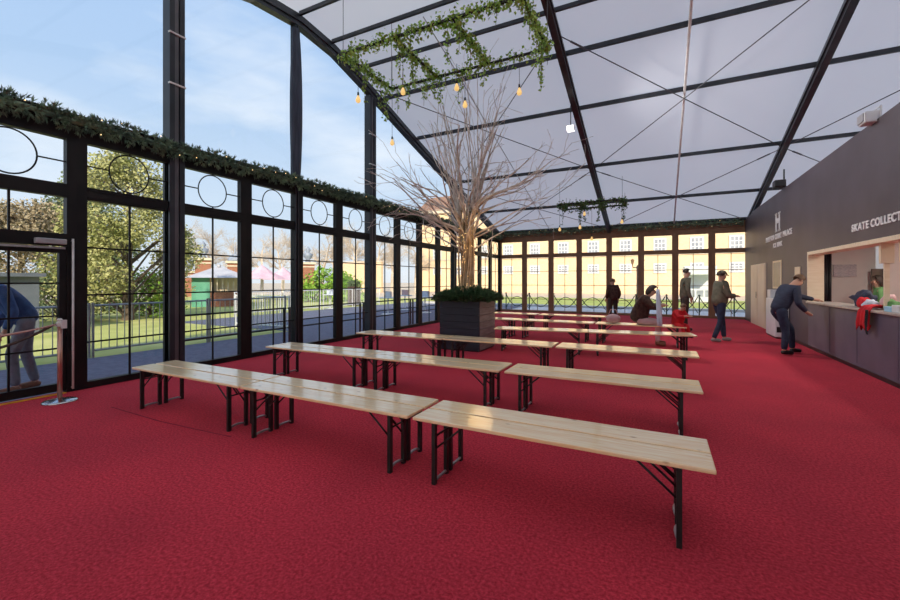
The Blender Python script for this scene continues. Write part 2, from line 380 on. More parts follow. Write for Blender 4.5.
# tied drape around the ridge column
bm = BM(); n = 20; prof = []
for i in range(24):
    z = 3.55 + (6.82-3.55)*i/23; t = (z-3.55)/(6.82-3.55)
    r = .085 + .055*math.sin(PI*min(1, t*1.05))**.7
    prof.append([(XL+.03 + r*.6*math.cos(a)*(1+.14*math.sin(5*a+1)), 6.27 + r*math.sin(a)*(1+.14*math.sin(5*a+1)), z) for a in [2*PI*k/n for k in range(n)]])
R_ = [[bm.verts.new(p) for p in ring] for ring in prof]
for a, b in zip(R_, R_[1:]):
    for k in range(n): bm.faces.new((a[k], a[(k+1) % n], b[(k+1) % n], b[k]))
bm.faces.new(R_[0][::-1]); bm.faces.new(R_[-1])
tag(mk('rolled_curtain', bm, mat('dark blue drape', (.028, .038, .065), .7, noise=(6, (.05, .065, .10), .4, .6, (3, 3, .3))), smooth=True),
    'dark blue drape rolled and tied round the column under the roof ridge', 'curtain')

# glazed panels: local origin at the panel's left foot, running along +Y
ZT0, ZT1, ZTOP = 2.54, 2.71, 3.52
def panel(circle=True, fm='frame', split=True):
    bm = BM(); d = .05; s = .115
    box(bm, -d, d, 0, s, 0, ZTOP); box(bm, -d, d, 1.25-s, 1.25, 0, ZTOP)
    box(bm, -d, d, s, 1.25-s, 0, .09); box(bm, -d, d, s, 1.25-s, ZT0, ZT1); box(bm, -d, d, s, 1.25-s, 3.30, ZTOP)
    for z in (ZT0+.02, ZT1-.04): box(bm, d, d+.012, s, 1.25-s, z, z+.02)
    fr = mk('window_1', bm, fm); fr['kind'] = 'structure'
    bm = BM(); box(bm, -.004, .004, s, 1.25-s, .09, 3.30); mk('pane', bm, 'glass', fr)
    bm = BM(); g = .011
    box(bm, .004, .024, .625-g, .625+g, .09, ZT0)
    for z in (.62, 1.26, 1.90): box(bm, .004, .026, s, 1.25-s, z-g, z+g)
    mk('glazing_bar', bm, fm, fr)
    if circle:
        bm = BM(); pts = [(.014, .625+.25*math.cos(a), 3.005+.27*math.sin(a)) for a in [2*PI*k/36 for k in range(37)]]
        tube(bm, pts, .010, 6)
        box(bm, .004, .022, s, .375, 2.997, 3.013); box(bm, .004, .022, .875, 1.25-s, 2.997, 3.013)
        box(bm, .004, .022, .617, .633, ZT1, 2.74); box(bm, .004, .022, .617, .633, 3.27, 3.30)
        mk('circle_tracery', bm, fm, fr)
    return fr
wl = panel(True); nwin = 0; first = True
for k in list(range(-1, 12)) + list(range(-8, -2)):
    nwin += 1
    o = wl if first else copy_tree(wl); first = False
    o.name = 'window_%d' % nwin; o.location = (XL, 3.83+1.25*k, 0)
    o['label'] = 'black framed glass panel with a circle light above'
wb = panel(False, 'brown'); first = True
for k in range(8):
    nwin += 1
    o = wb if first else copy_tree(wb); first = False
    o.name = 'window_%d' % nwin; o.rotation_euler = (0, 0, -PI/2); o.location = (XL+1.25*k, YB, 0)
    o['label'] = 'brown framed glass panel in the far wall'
# side rail / cill under each run of glass and head beam behind the garlands
bm = BM(); box(bm, XL-.09, XL+.09, YF, YB, ZTOP, ZTOP+.12); trim(bm, 'frame', 'head beam over the left glass wall')
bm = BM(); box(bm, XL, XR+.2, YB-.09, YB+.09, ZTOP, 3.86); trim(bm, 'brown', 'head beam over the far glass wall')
# gable film panes above the glass wall
edges = [YF, -1.2, 3.83, 6.33, 8.83, 13.83, YB]
for a, b in zip(edges, edges[1:]):
    nwin += 1; bm = BM()
    ys = sorted({a+.12, b-.12} | {y for y, z in PROF if a+.12 < y < b-.12})
    for dx in (0, .006):
        lo = [bm.verts.new((XL-.03+dx, y, ZTOP+.1)) for y in ys]; hi = [bm.verts.new((XL-.03+dx, y, under(y)+.02)) for y in ys]
        for i in range(len(ys)-1): bm.faces.new((lo[i], lo[i+1], hi[i+1], hi[i]))
    o = struct('window_%d' % nwin, bm, 'glass'); o['label'] = 'clear gable pane above the garland'
# door bay (Y 1.33 to 2.58)
bm = BM(); y0, y1 = 1.33, 2.58; d = .05
box(bm, XL-d, XL+d, y0, y0+.1, 0, ZTOP); box(bm, XL-d, XL+d, y1-.1, y1, 0, ZTOP)
box(bm, XL-d, XL+d, y0+.1, y1-.1, ZT0, ZT1); box(bm, XL-d, XL+d, y0+.1, y1-.1, 3.30, ZTOP); box(bm, XL-d, XL+d, y0+.1, y1-.1, 1.90, 2.06)
box(bm, XL+.0, XL+.03, 1.945, 1.965, 2.06, ZT0)
dr = struct('door_1', bm, 'frame'); dr['label'] = 'black framed glass door in the left glass wall'
bm = BM(); box(bm, XL-.004, XL+.004, y0+.1, y1-.1, 2.06, 3.30); mk('fanlight_pane', bm, 'glass', dr)
bm = BM(); tube(bm, [(XL+.014, 1.955+.25*math.cos(a), 3.005+.27*math.sin(a)) for a in [2*PI*k/36 for k in range(37)]], .010, 6)
box(bm, XL+.004, XL+.022, y0+.1, 1.705, 2.997, 3.013); box(bm, XL+.004, XL+.022, 2.205, y1-.1, 2.997, 3.013); mk('circle_tracery', bm, 'frame', dr)
bm = BM(); a, b = y0+.1, y1-.1
box(bm, XL-.03, XL+.035, a, a+.07, .03, 1.89); box(bm, XL-.03, XL+.035, b-.07, b, .03, 1.89); box(bm, XL-.03, XL+.035, a+.07, b-.07, .03, .13); box(bm, XL-.03, XL+.035, a+.07, b-.07, 1.81, 1.89)
for z in (.58, 1.0, 1.42): box(bm, XL+.0, XL+.024, a+.07, b-.07, z-.01, z+.01)
box(bm, XL+.0, XL+.024, 1.945, 1.965, .13, 1.81)
lf = mk('door_leaf', bm, 'frame', dr)
bm = BM(); box(bm, XL-.004, XL+.004, a+.07, b-.07, .13, 1.81); mk('pane', bm, 'glass', lf)
bm = BM(); box(bm, XL+.05, XL+.12, 2.16, 2.46, 1.915, 1.985); c_ = mk('door_closer', bm, 'galv', dr, bevel=.01); c_['label'] = 'silver door closer box'
bm = BM(); box(bm, XL+.05, XL+.065, 1.45, 2.46, 1.86, 1.885); mk('closer_arm', bm, 'galv', dr)
bm = BM(); tube(bm, [(XL+.085, 2.53, .04), (XL+.085, 2.53, 2.0)], .013, 8); tube(bm, [(XL+.05, 2.53, .06), (XL+.085, 2.53, .06)], .01, 6); tube(bm, [(XL+.05, 2.53, 1.97), (XL+.085, 2.53, 1.97)], .01, 6)
q = mk('vertical_rod', bm, 'whitepole', dr, smooth=True); q['label'] = 'white vertical rod on the door post'
bm = BM(); box(bm, XL+.06, XL+.10, 1.0, 2.46, .001, .012); trim(bm, 'yellow', 'yellow threshold strip at the foot of the glass door')
bm = BM(); box(bm, XL-.02, 13, YF-.06, YF, 0, 3.7); w = struct('wall_front', bm, 'pvc'); w['label'] = 'white tent side behind the camera'
bm = BM(); box(bm, 12.94, 13, YF, YB, 0, 6.9); w = struct('wall_side', bm, 'pvc'); w['label'] = 'white tent end beyond the counter'
bm = BM(); box(bm, 3.35, 12.94, YB, YB+.06, 0, 3.7); w = struct('wall_back', bm, 'pvc'); w['label'] = 'white tent side beyond the counter'

# right wall with the counter opening
OY0, OY1, OZ0, OZ1 = 4.2, 11.47, 1.0, 2.04
TH_ = .24
bm = BM()
def wtop(y): return min(3.86, under(y)+.22)
box(bm, XR, XR+TH_, YF, OY0, 0, 3.86); box(bm, XR, XR+TH_, OY0, OY1, OZ1, 3.86); box(bm, XR, XR+TH_, OY1, 17.4, 0, 3.86); box(bm, XR, XR+TH_, 17.4, YB-.05, 0, 3.80)
wr = struct('wall_right', bm, 'plum'); wr['label'] = 'dark plum partition wall with the ticket counter'
bm = BM(); box(bm, XR+.001, XR+TH_, OY0, OY1, 0, OZ0-.03); 
for y in (5.1, 6.4, 7.7, 9.0, 10.2): box(bm, XR-.004, XR+.001, y-.004, y+.004, .1, OZ0-.05)
q = struct('counter_front', bm, 'navypanel', wr); q['label'] = 'blue grey panelled counter front'
bm = BM(); box(bm, XR-.012, XR, YF+.1, YB-.1, 0, .06); b_ = struct('baseboard_right', bm, 'black'); b_['label'] = 'thin dark skirting along the counter wall'
bm = BM()   # plywood lining of the opening
box(bm, XR-.012, XR+TH_+.02, OY1-.035, OY1+.02, OZ0, OZ1+.04); box(bm, XR-.012, XR+TH_+.02, OY0, OY1-.035, OZ1-.03, OZ1+.04)
q = struct('opening_lining', bm, 'ply', wr, bevel=.004); q['label'] = 'pale plywood lining of the counter opening'
bm = BM(); box(bm, XR-.05, XR+.42, OY0+.01, OY1-.03, OZ0-.028, OZ0+.012); tag(mk('serving_counter', bm, mat('pale worn counter board', (.42, .37, .33), .35, noise=(3, (.52, .46, .40), .4, .6, (1, 4, 1))), bevel=.008), 'long pale counter top running along the serving opening', 'counter')
# pillars inside the opening
for i, y in enumerate((8.38, 7.80, 5.9)):
    t = empty('counter_post', (XR+.13, y, OZ0+.012))
    bm = BM(); box(bm, -.03, .03, -.015, .015, 0, .70); mk('post', bm, 'ply', t)
    bm = BM(); box(bm, -.075, .075, -.035, .035, .70, OZ1-.03-OZ0-.012); mk('casing', bm, 'cream', t, bevel=.004)
    tag(t, ['cream cased post in the serving opening beside the red cloth', 'cream cased post at the right edge of the photo', 'cream cased post in the opening farthest from the bending man'][i], 'post')
# booth interior: end wall, black folds added for the dark corner, ceiling, floor-side
bm = BM(); box(bm, 3.50, 4.35, 12.55, 12.62, 0, 2.6); box(bm, 4.35, 6.2, 12.0, 12.07, 0, 2.6); q = struct('wall_booth', bm, 'boothwall'); q['label'] = 'pale lining wall inside the ticket booth'
bm = BM(); box(bm, 6.2, 6.27, YF+.1, 12.6, 0, 2.6); q = struct('wall_booth_side', bm, 'boothwall'); q['label'] = 'back wall of the ticket booth'
bm = BM()
for k in range(9): tube(bm, [(3.16+.045*k, 12.4+.02*(k % 2), .02), (3.16+.045*k, 12.4+.02*(k % 2), 2.5)], .032, 8)
tag(mk('booth_dark_folds', bm, 'black', smooth=True), 'black folds added to darken the far corner of the ticket booth', 'curtain')  # stands in for the darkness behind the jamb
bm = BM(); box(bm, XR+TH_, 6.27, 3.0, 12.62, 2.6, 2.66); q = struct('ceiling_booth', bm, 'boothwall'); q['label'] = 'low ceiling of the ticket booth'
bm = BM(); box(bm, 4.22, 4.5, 12.36, 12.40, 0, 1.72); q = tag(mk('brown_panel', bm, mat('brown board', (.20, .15, .11), .6, noise=(3, (.26, .2, .15), .4, .6))), 'brown board standing behind the ticket clerk', 'panel')
bm = BM(); box(bm, 3.62, 4.02, 12.52, 12.545, 1.55, 1.83); tag(mk('notice', bm, 'paper'), 'printed notice fixed to the pale booth wall', 'notice')
ld = bpy.data.lights.new('booth_fill', 'AREA'); ld.shape = 'RECTANGLE'; ld.size = .3; ld.size_y = 3.0; ld.energy = 60; ld.color = (1, .93, .84)  # added fill that brightens the booth lining and jambs, with its batten below
lo_ = bpy.data.objects.new('booth_fill', ld); C.objects.link(lo_); lo_.location = (4.2, 9.0, 2.55)
bm = BM(); box(bm, 4.05, 4.35, 7.5, 10.5, 2.555, 2.6); tag(mk('added_batten', bm, 'white'), 'white batten added on the booth ceiling above the fill light', 'lamp')

# doors, poster and signs on the right wall
bm = BM(); box(bm, XR-.03, XR-.001, 15.35, 17.5, 0, 2.0)
for a, b in ((15.42, 16.38), (16.44, 17.42)): box(bm, XR-.045, XR-.03, a, b, .03, 1.95)
d2 = struct('door_2', bm, 'cream'); d2['label'] = 'cream double door at the far end of the plum wall'
bm = BM(); tube(bm, [(XR-.08, 16.36, .9), (XR-.08, 16.36, 1.1)], .012, 6); tube(bm, [(XR-.08, 16.36, 1.0), (XR-.04, 16.36, 1.0)], .01, 6); mk('door_handle', bm, 'chrome', d2)
t = empty('framed_poster', (XR-.002, 14.05, 1.24))
bm = BM(); box(bm, -.014, 0, -.46, .46, 0, .05); box(bm, -.014, 0, -.46, .46, .72, .77); box(bm, -.014, 0, -.46, -.38, .05, .72); box(bm, -.014, 0, .38, .46, .05, .72); mk('frame', bm, 'cream', t)
bm = BM(); box(bm, -.011, 0, -.38, .38, .05, .72); mk('print', bm, 'poster', t)
tag(t, 'dark poster in a cream frame between the cream door and the bending man', 'poster')
bm = BM(); box(bm, XR-.02, XR-.001, 11.98, 12.38, 1.53, 1.78); tag(mk('wall_notice', bm, 'cream', bevel=.003), 'small cream notice on the wall just above the bending man', 'notice')

def text(s, size_z, length, y_left, z_base, name, parent=None):
    cu = bpy.data.curves.new(name, 'FONT'); cu.body = s; cu.extrude = .006; cu.offset = .03; cu.space_character = 1.12
    o = bpy.data.objects.new(name, cu); C.objects.link(o)
    bpy.context.view_layer.update(); dg = bpy.context.evaluated_depsgraph_get()
    me = bpy.data.meshes.new_from_object(o.evaluated_get(dg)); bpy.data.objects.remove(o)
    xs = [v.co.x for v in me.vertices]; ys = [v.co.y for v in me.vertices]; zs = [v.co.z for v in me.vertices]
    for v in me.vertices:      # reading direction = -Y on the wall
        v.co = V((-.002-(v.co.z-min(zs)), -(v.co.x-min(xs))/(max(xs)-min(xs))*length, (v.co.y-min(ys))/(max(ys)-min(ys))*size_z))
    me.materials.clear(); me.materials.append(M['text'])
    m = bpy.data.objects.new(name, me); C.objects.link(m); 
    if parent: m.parent = parent; m.location = (0, y_left-parent.location.y, z_base-parent.location.z)
    else: m.location = (XR, y_left, z_base)
    return m
t = empty('collection_sign', (XR, 9.17, 2.265)); text('SKATE', .125, .62, 9.17, 2.265, 'word', t); text('COLLECTION', .125, 1.26, 8.48, 2.265, 'word', t)
tag(t, 'white lettering SKATE COLLECTION on the plum wall over the counter', 'sign')
t = empty('palace_sign', (XR, 14.0, 2.4))
text('HAMPTON', .15, .98, 15.35, 2.60, 'word', t); text('COURT', .15, .70, 14.27, 2.60, 'word', t); text('PALACE', .15, .82, 13.47, 2.60, 'word', t); text('ICE', .13, .32, 14.47, 2.38, 'word', t); text('RINK', .13, .52, 14.05, 2.38, 'word', t)
bm = BM()   # the decorated H emblem: two stems with feet, a crossbar with a small crown-like notch
for s in (-1, 1):
    box(bm, -.010, -.002, s*.17-.055, s*.17+.055, .40, .92); box(bm, -.010, -.002, s*.17-.10, s*.17+.10, .40, .45); box(bm, -.010, -.002, s*.17-.10, s*.17+.10, .87, .92)
box(bm, -.010, -.002, -.12, .12, .63, .70)
for k in (-.06, 0, .06): tube(bm, [(-.006, k, .70), (-.006, k, .77)], [.018, .004], 5)
mk('emblem', bm, 'text', t)
tag(t, 'white H emblem over the words HAMPTON COURT PALACE ICE RINK', 'sign')

# white cabinet against the wall behind the man
t = empty('vending_cabinet', (2.74, 13.35, 0))
bm = BM(); box(bm, -.14, .14, -.50, .50, .04, 1.0); mk('body', bm, 'white', t, bevel=.015)
bm = BM(); box(bm, -.11, .14, .15, .50, 1.0, 1.22); mk('top_unit', bm, 'white', t, bevel=.01)
bm = BM(); box(bm, -.12, .13, -.46, .46, 0, .04); mk('plinth', bm, 'black', t)
bm = BM(); box(bm, -.11, .10, -.506, -.501, .16, .30); q = mk('logo_plate', bm, 'black', t); q['label'] = 'black plate low on the end'
tag(t, 'white cabinet against the plum wall behind the bending man', 'cabinet')

# lights and speakers high up
t = empty('floodlight', (XR+.03, 8.42, 3.86))
bm = BM(); box(bm, -.17, .02, -.12, .12, -.03, .14); mk('housing', bm, 'white', t, bevel=.02)
bm = BM(); box(bm, -.185, -.17, -.10, .10, 0, .12); mk('lens', bm, 'slate', t)
bm = BM(); tube(bm, [(0.0, -.15, 0), (0, -.15, .18), (0, .15, .18), (0, .15, 0)], .012, 6); mk('bracket', bm, 'white', t)
tag(t, 'white floodlight box on top of the plum wall', 'floodlight')
t = empty('spotlight', (XR-.02, 13.3, 3.93))
bm = BM(); box(bm, -.22, .02, -.14, .14, -.06, .12); mk('housing', bm, 'black', t, bevel=.02)
bm = BM(); tube(bm, [(0, 0, .08), (0, 0, .40)], .02, 6); mk('bracket', bm, 'black', t)
tag(t, 'black spotlight at the top edge of the plum wall above the emblem', 'floodlight')
zq = under(10.6)
t = empty('hanging_floodlight', (-1.99, 10.6, zq-.62))
bm = BM(); tube(bm, [(0, 0, .12), (0, 0, .64)], .012, 6); mk('hanger', bm, 'steel', t)
bm = BM(); box(bm, -.09, .09, -.07, .07, .0, .12); mk('housing', bm, 'white', t, bevel=.015)
bm = BM(); box(bm, -.08, .08, -.08, -.07, .01, .11); box(bm, -.08, .08, -.08, .06, -.008, 0); mk('lit_face', bm, 'lamp', t)
tag(t, 'small white lit floodlight hanging below the middle rafter', 'floodlight')
ld = bpy.data.lights.new('flood', 'SPOT'); ld.energy = 420; ld.color = (1, .95, .90); ld.spot_size = 2.4; ld.spot_blend = .8; ld.shadow_soft_size = .25; lo_ = bpy.data.objects.new('flood', ld); C.objects.link(lo_)
lo_.location = (-1.88, 10.45, zq-.66); lo_.rotation_euler = V((-5.0, -.3, 2.3)).to_track_quat('Z', 'Y').to_euler()

# ------------------------------------------------------------ benches
BL = 1.866
def make_bench():
    t = empty('bench')
    bm = BM(); box(bm, -BL/2, BL/2, -.115, .115, .435, .46); mk('seat', bm, 'bench', t, bevel=.006)
    for s in (-1, 1):
        bm = BM(); X = s*(BL/2-.17)
        for y in (-.092, .092): beam(bm, (X, y, .0), (X, y, .43), .028, .034)
        beam(bm, (X, -.105, .425), (X, .105, .425), .03, .02)
        lf = mk('leg_frame', bm, 'legs', t)
        bm = BM(); tube(bm, [(X, -.085, .022), (X-s*.010, -.045, .034), (X-s*.014, 0, .036), (X-s*.010, .045, .034), (X, .085, .022)], .011, 6); q = mk('foot_bar', bm, 'legbar', lf, smooth=True); q['label'] = 'curved bare metal foot bar'
        bm = BM()
        for y in (-.075, .075): tube(bm, [(X-s*.005, y, .25), (X-s*.21, y, .425)], .0075, 6)
        tube(bm, [(X-s*.005, 0, .335), (X-s*.12, 0, .425)], .0075, 6)
        tube(bm, [(X, -.08, .335), (X, .08, .335)], .0075, 6)
        mk('brace', bm, 'legs', lf, smooth=True)
    return t
b0 = make_bench(); used = [False]
rows = [ # y centre of pair, rotation, [x centres], words
 (2.765, 0.0, [(-4.46, 0), (-2.575, 0), (-.665, 0)], 'row nearest the camera'),
 (4.50, 0.0, [(-4.39, 0), (-2.51, 0), (-.58, .005)], 'second row from the camera'),
 (6.44, 0.0, [(-4.26, -.02), (-2.375, 0), (-.46, .02)], 'third row from the camera'),
 (8.42, 0.0, [(-2.19, -.02), (-.34, .27)], 'fourth row, beside the planter'),
 (10.30, 0.0, [(-4.2, 0), (-2.31, -.02), (-.40, 0)], 'fifth row, where the child sits'),
 (12.20, 0.0, [(-4.2, 0), (-2.25, 0)], 'farthest row'),
]
for yc, rz, xs, words in rows:
    n = len(xs)
    for i, (x, dy) in enumerate(xs):
        for s in (-1, 1):
            o = b0 if not used[0] else copy_tree(b0); used[0] = True
            a = .17 if (yc == 8.42) else 0
            off = V((0, s*.125, 0)); off.rotate(Matrix.Rotation(a, 3, 'Z'))
            o.location = (x+off.x, yc+dy+off.y, 0); o.rotation_euler = (0, 0, a)
            place = {2: ['left', 'right'], 3: ['left', 'middle', 'right']}[n][i]
            tag(o, 'pine bench, %s of the %s pair, %s' % ('nearer' if s < 0 else 'farther', place, words), 'bench', 'folding pine benches in rows')

# ------------------------------------------------------------ foliage helpers
def tuft(bm, c, d, L, n, w=.006, spread=.6):
    d = V(d).normalized()
    for _ in range(n):
        q = (d + V([random.uniform(-1, 1) for _ in range(3)])*spread).normalized()
        s = q.cross(V([random.uniform(-1, 1) for _ in range(3)])).normalized()*w
        l = L*random.uniform(.6, 1.1); c = V(c)
        vs = [bm.verts.new(p) for p in (c-s*.4, c+q*l*.5-s, c+q*l, c+q*l*.5+s)]
        bm.faces.new(vs)
def leaf(bm, c, sz, droop=.3):
    q = V([random.uniform(-1, 1), random.uniform(-1, 1), random.uniform(-1, .6)-droop]).normalized()
    s = q.cross(V([random.uniform(-1, 1) for _ in range(3)])).normalized(); nn = q.cross(s); c = V(c)
    bm.faces.new([bm.verts.new(p) for p in (c, c+q*sz*.35+s*sz*.42+nn*sz*.08, c+q*sz, c+q*sz*.35-s*sz*.42+nn*sz*.08)])
def garland(name, a, b, z, label, dens, nrm):
    a = V(a); b = V(b); L = (b-a).length; bm = BM()
    core = []; n = int(L*4)
    for i in range(n+1):
        t = i/n; p = a.lerp(b, t); core.append(V((p.x, p.y, z - .03*math.sin(t*L/1.25*PI)**2 + .02*mnoise.noise(p*1.3))))
    tube(bm, core, .035, 6)
    u = (b-a).normalized(); nrm = V(nrm)
    for i in range(int(L*dens)):
        t = random.random(); k = t*n; p = core[int(k)].lerp(core[min(int(k)+1, n)], k-int(k))
        an = random.uniform(0, 2*PI); rad = nrm*math.cos(an) + V((0, 0, 1))*math.sin(an)
        if rad.dot(nrm) < -.45: rad = rad - nrm*.7*rad.dot(nrm)*2
        cc = p + rad*random.uniform(.03, .125)
        tuft(bm, cc, rad + u*random.uniform(-.8, .8), .085, 8, .007, .6)
    g = mk(name, bm, 'fir2'); tag(g, label, 'garland')
    bm = BM()
    for i in range(int(L*3)):
        t = (i+random.random())/(L*3); p = core[min(int(t*n), n)] ; an = random.uniform(-1.2, 1.2)
        ball(bm, p + (nrm*math.cos(an)+V((0, 0, 1))*math.sin(an))*.13, .008, 1)
    q = mk('fairy_light', bm, 'fairy_small', g); q['kind'] = 'stuff'
    return g
garland('fir_garland', (XL+.15, -.5, 0), (XL+.15, YB-.2, 0), 3.545, 'long fir garland running along the top of the left glass wall', 230, (1, 0, 0))
garland('fir_garland', (XL+.3, YB-.2, 0), (XR-.06, YB-.2, 0), 3.70, 'fir garland along the top of the far glass wall', 120, (0, -1, 0))

# ------------------------------------------------------------ planter and bare tree
PX0, PX1, PY0, PY1, PZ = -4.16, -3.25, 7.66, 8.55, 1.04
t = empty('planter_box', ((PX0+PX1)/2, (PY0+PY1)/2, 0)); cx_, cy_ = t.location.x, t.location.y
hx, hy = (PX1-PX0)/2, (PY1-PY0)/2
bm = BM(); nb = 7
for k in range(nb):
    z0 = .03+k*(PZ-.03)/nb; box(bm, -hx, hx, -hy, -hy+.03, z0, z0+(PZ-.03)/nb-.008); box(bm, -hx, -hx+.03, -hy+.03, hy, z0, z0+(PZ-.03)/nb-.008); box(bm, -hx, hx-.03, hy-.03, hy, z0, z0+(PZ-.03)/nb-.008)
box(bm, -hx+.04, hx-.04, -hy+.04, hy-.04, .02, PZ-.12)
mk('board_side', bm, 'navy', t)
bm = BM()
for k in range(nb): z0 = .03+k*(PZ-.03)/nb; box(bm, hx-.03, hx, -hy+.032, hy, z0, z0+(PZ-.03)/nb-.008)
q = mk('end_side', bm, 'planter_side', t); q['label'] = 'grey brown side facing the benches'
bm = BM(); box(bm, -hx+.02, hx-.02, -hy+.02, hy-.02, 0, .03); mk('plinth', bm, 'black', t)
tag(t, 'large square navy slatted planter box holding the bare tree', 'planter')
bm = BM()
for _ in range(900):
    a = random.uniform(0, 2*PI); r = math.sqrt(random.random())*.56
    x = max(-.5, min(.5, r*math.cos(a)*1.15)); y = max(-.5, min(.5, r*math.sin(a)*1.15))
    z = PZ - .04 + .20*(1-(r/.62)**2)*random.uniform(.5, 1)
    c = V((cx_+x, cy_+y, z))
    dd = V((x*1.6, y*1.6, .25+random.uniform(-.2, .5)))
    p2 = c + dd.normalized()*.13
    for k in range(3): tuft(bm, c.lerp(p2, k/2), dd, .09, 6, .009, .55)
tag(mk('fir_foliage', bm, 'fir'), 'dark green fir branches heaped in the planter round the stems', 'foliage', kind='stuff')
T0 = V((cx_-.02, cy_, PZ-.1))
tree = empty('bare_tree', T0)
bs, bb, bl = BM(), BM(), BM()
random.seed(21)
def branch(bm, p, d, L, r, depth, grav):
    pts = [p.copy()]; rs = [r]; n = 7; d = d.normalized()
    for i in range(n):
        d = (d + V([random.uniform(-.16, .16) for _ in range(3)]) + V((0, 0, grav))).normalized()
        p = p + d*(L/n); pts.append(p.copy()); rs.append(max(.0035, r*(1-.72*(i+1)/n)))
        if depth > 0 and i > 0 and random.random() < .42:
            q = (d + V([random.uniform(-.8, .8) for _ in range(3)])).normalized()
            branch(bm, p.copy(), q, L*random.uniform(.28, .5), rs[-1]*.7, depth-1, grav*.6)
    tube(bm, pts, rs, 5)
    return pts
stems = []
for k in range(30):
    a = 2*PI*k/30*2.4; r0 = .05+.16*random.random(); 
    p0 = V((r0*math.cos(a), r0*math.sin(a), 0)); pts = [p0]; rs = [.021]
    r1 = r0*random.uniform(.85, 1.25); h = random.uniform(1.5, 2.1)
    for i in range(1, 9):
        t_ = i/8; aa = a + t_*.5
        pts.append(V(((r0+(r1-r0)*t_)*math.cos(aa)+.015*math.sin(7*t_+k), (r0+(r1-r0)*t_)*math.sin(aa), h*t_))); rs.append(.021-.006*t_)
    tube(bs, pts, rs, 6); stems.append((pts, a+.5))
    out = V((math.cos(a+.5), math.sin(a+.5), 0))
    lean = [.28, 1.5, .5, .85, 1.1, .2][k % 6]
    d = (out*lean*1.15 + V((0, 0, 1))).normalized()
    L = random.uniform(1.7, 2.7) * (1.0 if lean < .6 else .85)
    branch(bb, pts[-1].copy(), d, L, .024, 2, [.06, -.04, .02][k % 3] )
    if k % 3 == 0:
        branch(bb, pts[-3].copy(), (out*1.3+V((0, 0, .8))), 1.9, .02, 2, -.03)
for k in range(10):      # tall straight leaders in the middle of the crown
    a = 2*PI*k/16*3.7; q_ = V((.12*math.cos(a), .12*math.sin(a), 1.7))
    branch(bb, q_, V((math.cos(a)*random.uniform(.04, .22), math.sin(a)*random.uniform(.04, .22), 1)), random.uniform(2.4, 3.3), .019, 1, .02)
for k in range(15):      # long arcs sweeping outward, then turning up
    a = 2*PI*k/15+.2; z0 = random.uniform(1.25, 2.2); R1 = random.uniform(1.25, 2.0); up_ = random.uniform(.5, 1.7); pts = []; rs = []
    for i in range(11):
        t_ = i/10; r_ = .13+(R1-.13)*t_; pts.append(V((r_*math.cos(a+.25*t_), r_*math.sin(a+.25*t_), z0+up_*(t_**.6)+.10*math.sin(t_*5+k)+.15*t_*t_))); rs.append(.022*(1-.75*t_)+.003)
        if i > 3 and i % 2 == 0: branch(bb, pts[-1].copy(), V((math.cos(a+random.uniform(-1, 1)), math.sin(a+random.uniform(-1, 1)), random.uniform(-.2, 1.2))), random.uniform(.4, .8), rs[-1]*.7, 1, .02)
    tube(bb, pts, rs, 6)
for k in range(170):
    pts, a = random.choice(stems); i = random.randrange(0, 8); p = pts[i].lerp(pts[i+1], random.random())
    ball(bl, p + V((math.cos(a), math.sin(a), 0))*.024, .007, 1)
mk('stem_bundle', bs, 'stem', tree, smooth=True); mk('branches', bb, 'bark', tree, smooth=True)
q = mk('fairy_light', bl, 'fairy', tree); q['kind'] = 'stuff'
tag(tree, 'tall bare silvery tree of bundled stems wound with fairy lights, standing in the planter', 'tree')
ld = bpy.data.lights.new('fairy_glow', 'POINT'); ld.energy = 7; ld.color = (1, .62, .25); ld.shadow_soft_size = .25
lo_ = bpy.data.objects.new('fairy_glow', ld); C.objects.link(lo_); lo_.location = (cx_+.5, cy_-.5, 2.3)

# ------------------------------------------------------------ ivy pergolas under the roof
def pergola(x0, x1, y0, y1, z, nc, leafmat, dens, sz, strands, roofz, label):
    t = empty('ivy_pergola', ((x0+x1)/2, (y0+y1)/2, z)); ox, oy, oz = t.location
    bars = [((x0, y0, z), (x1, y0, z)), ((x0, y1, z), (x1, y1, z))]
    for k in range(nc):
        x = x0+(x1-x0)*k/(nc-1); bars.append(((x, y0, z), (x, y1, z)))
    rnd = random.Random(3)
    for i, (a, b) in enumerate(bars):
        la = V(a)-V((ox, oy, oz)); lb = V(b)-V((ox, oy, oz)); bm = BM(); tube(bm, [la, lb], .028, 8)
        br = mk('rail' if i < 2 else 'crossbar', bm, 'black', t)
        bm = BM(); L = (lb-la).length
        for _ in range(int(L*dens*(1 if i != 1 else .55))):
            p = la.lerp(lb, random.random()) + V((random.gauss(0, .055), random.gauss(0, .055), random.gauss(-.005, .06)))
            leaf(bm, p, sz*random.uniform(.7, 1.2))
        mk('ivy', bm, leafmat, br)
    bm = BM(); bv = BM()
    for s in range(strands):
        a, b = bars[[1, 3, 4, 1, 5 % len(bars), 2, 0][s % 7] % len(bars)]; p = V(a).lerp(V(b), rnd.random())-V((ox, oy, oz)); L = rnd.uniform(.25, .75); dens_s = rnd.choice((35, 60, 90))
        tube(bv, [p, p+V((.02, 0, -L*.5)), p+V((0, .01, -L))], .004, 4)
        for _ in range(int(L*dens_s)): leaf(bm, p + V((random.gauss(0, .025), random.gauss(0, .025), -L*random.random())), sz*.9)
    st = mk('hanging_ivy', bm, leafmat, t); st['kind'] = 'stuff'
    mk('vine_stem', bv, 'vine', st)
    for x in (x0, x1):
        for y in (y0, y1):
            bm = BM(); tube(bm, [(x-ox, y-oy, 0), (x-ox, y-oy, roofz(y)-z)], .006, 5); mk('suspension_cable', bm, 'cable', t)
    tag(t, label, 'pergola')
    return t
random.seed(5)
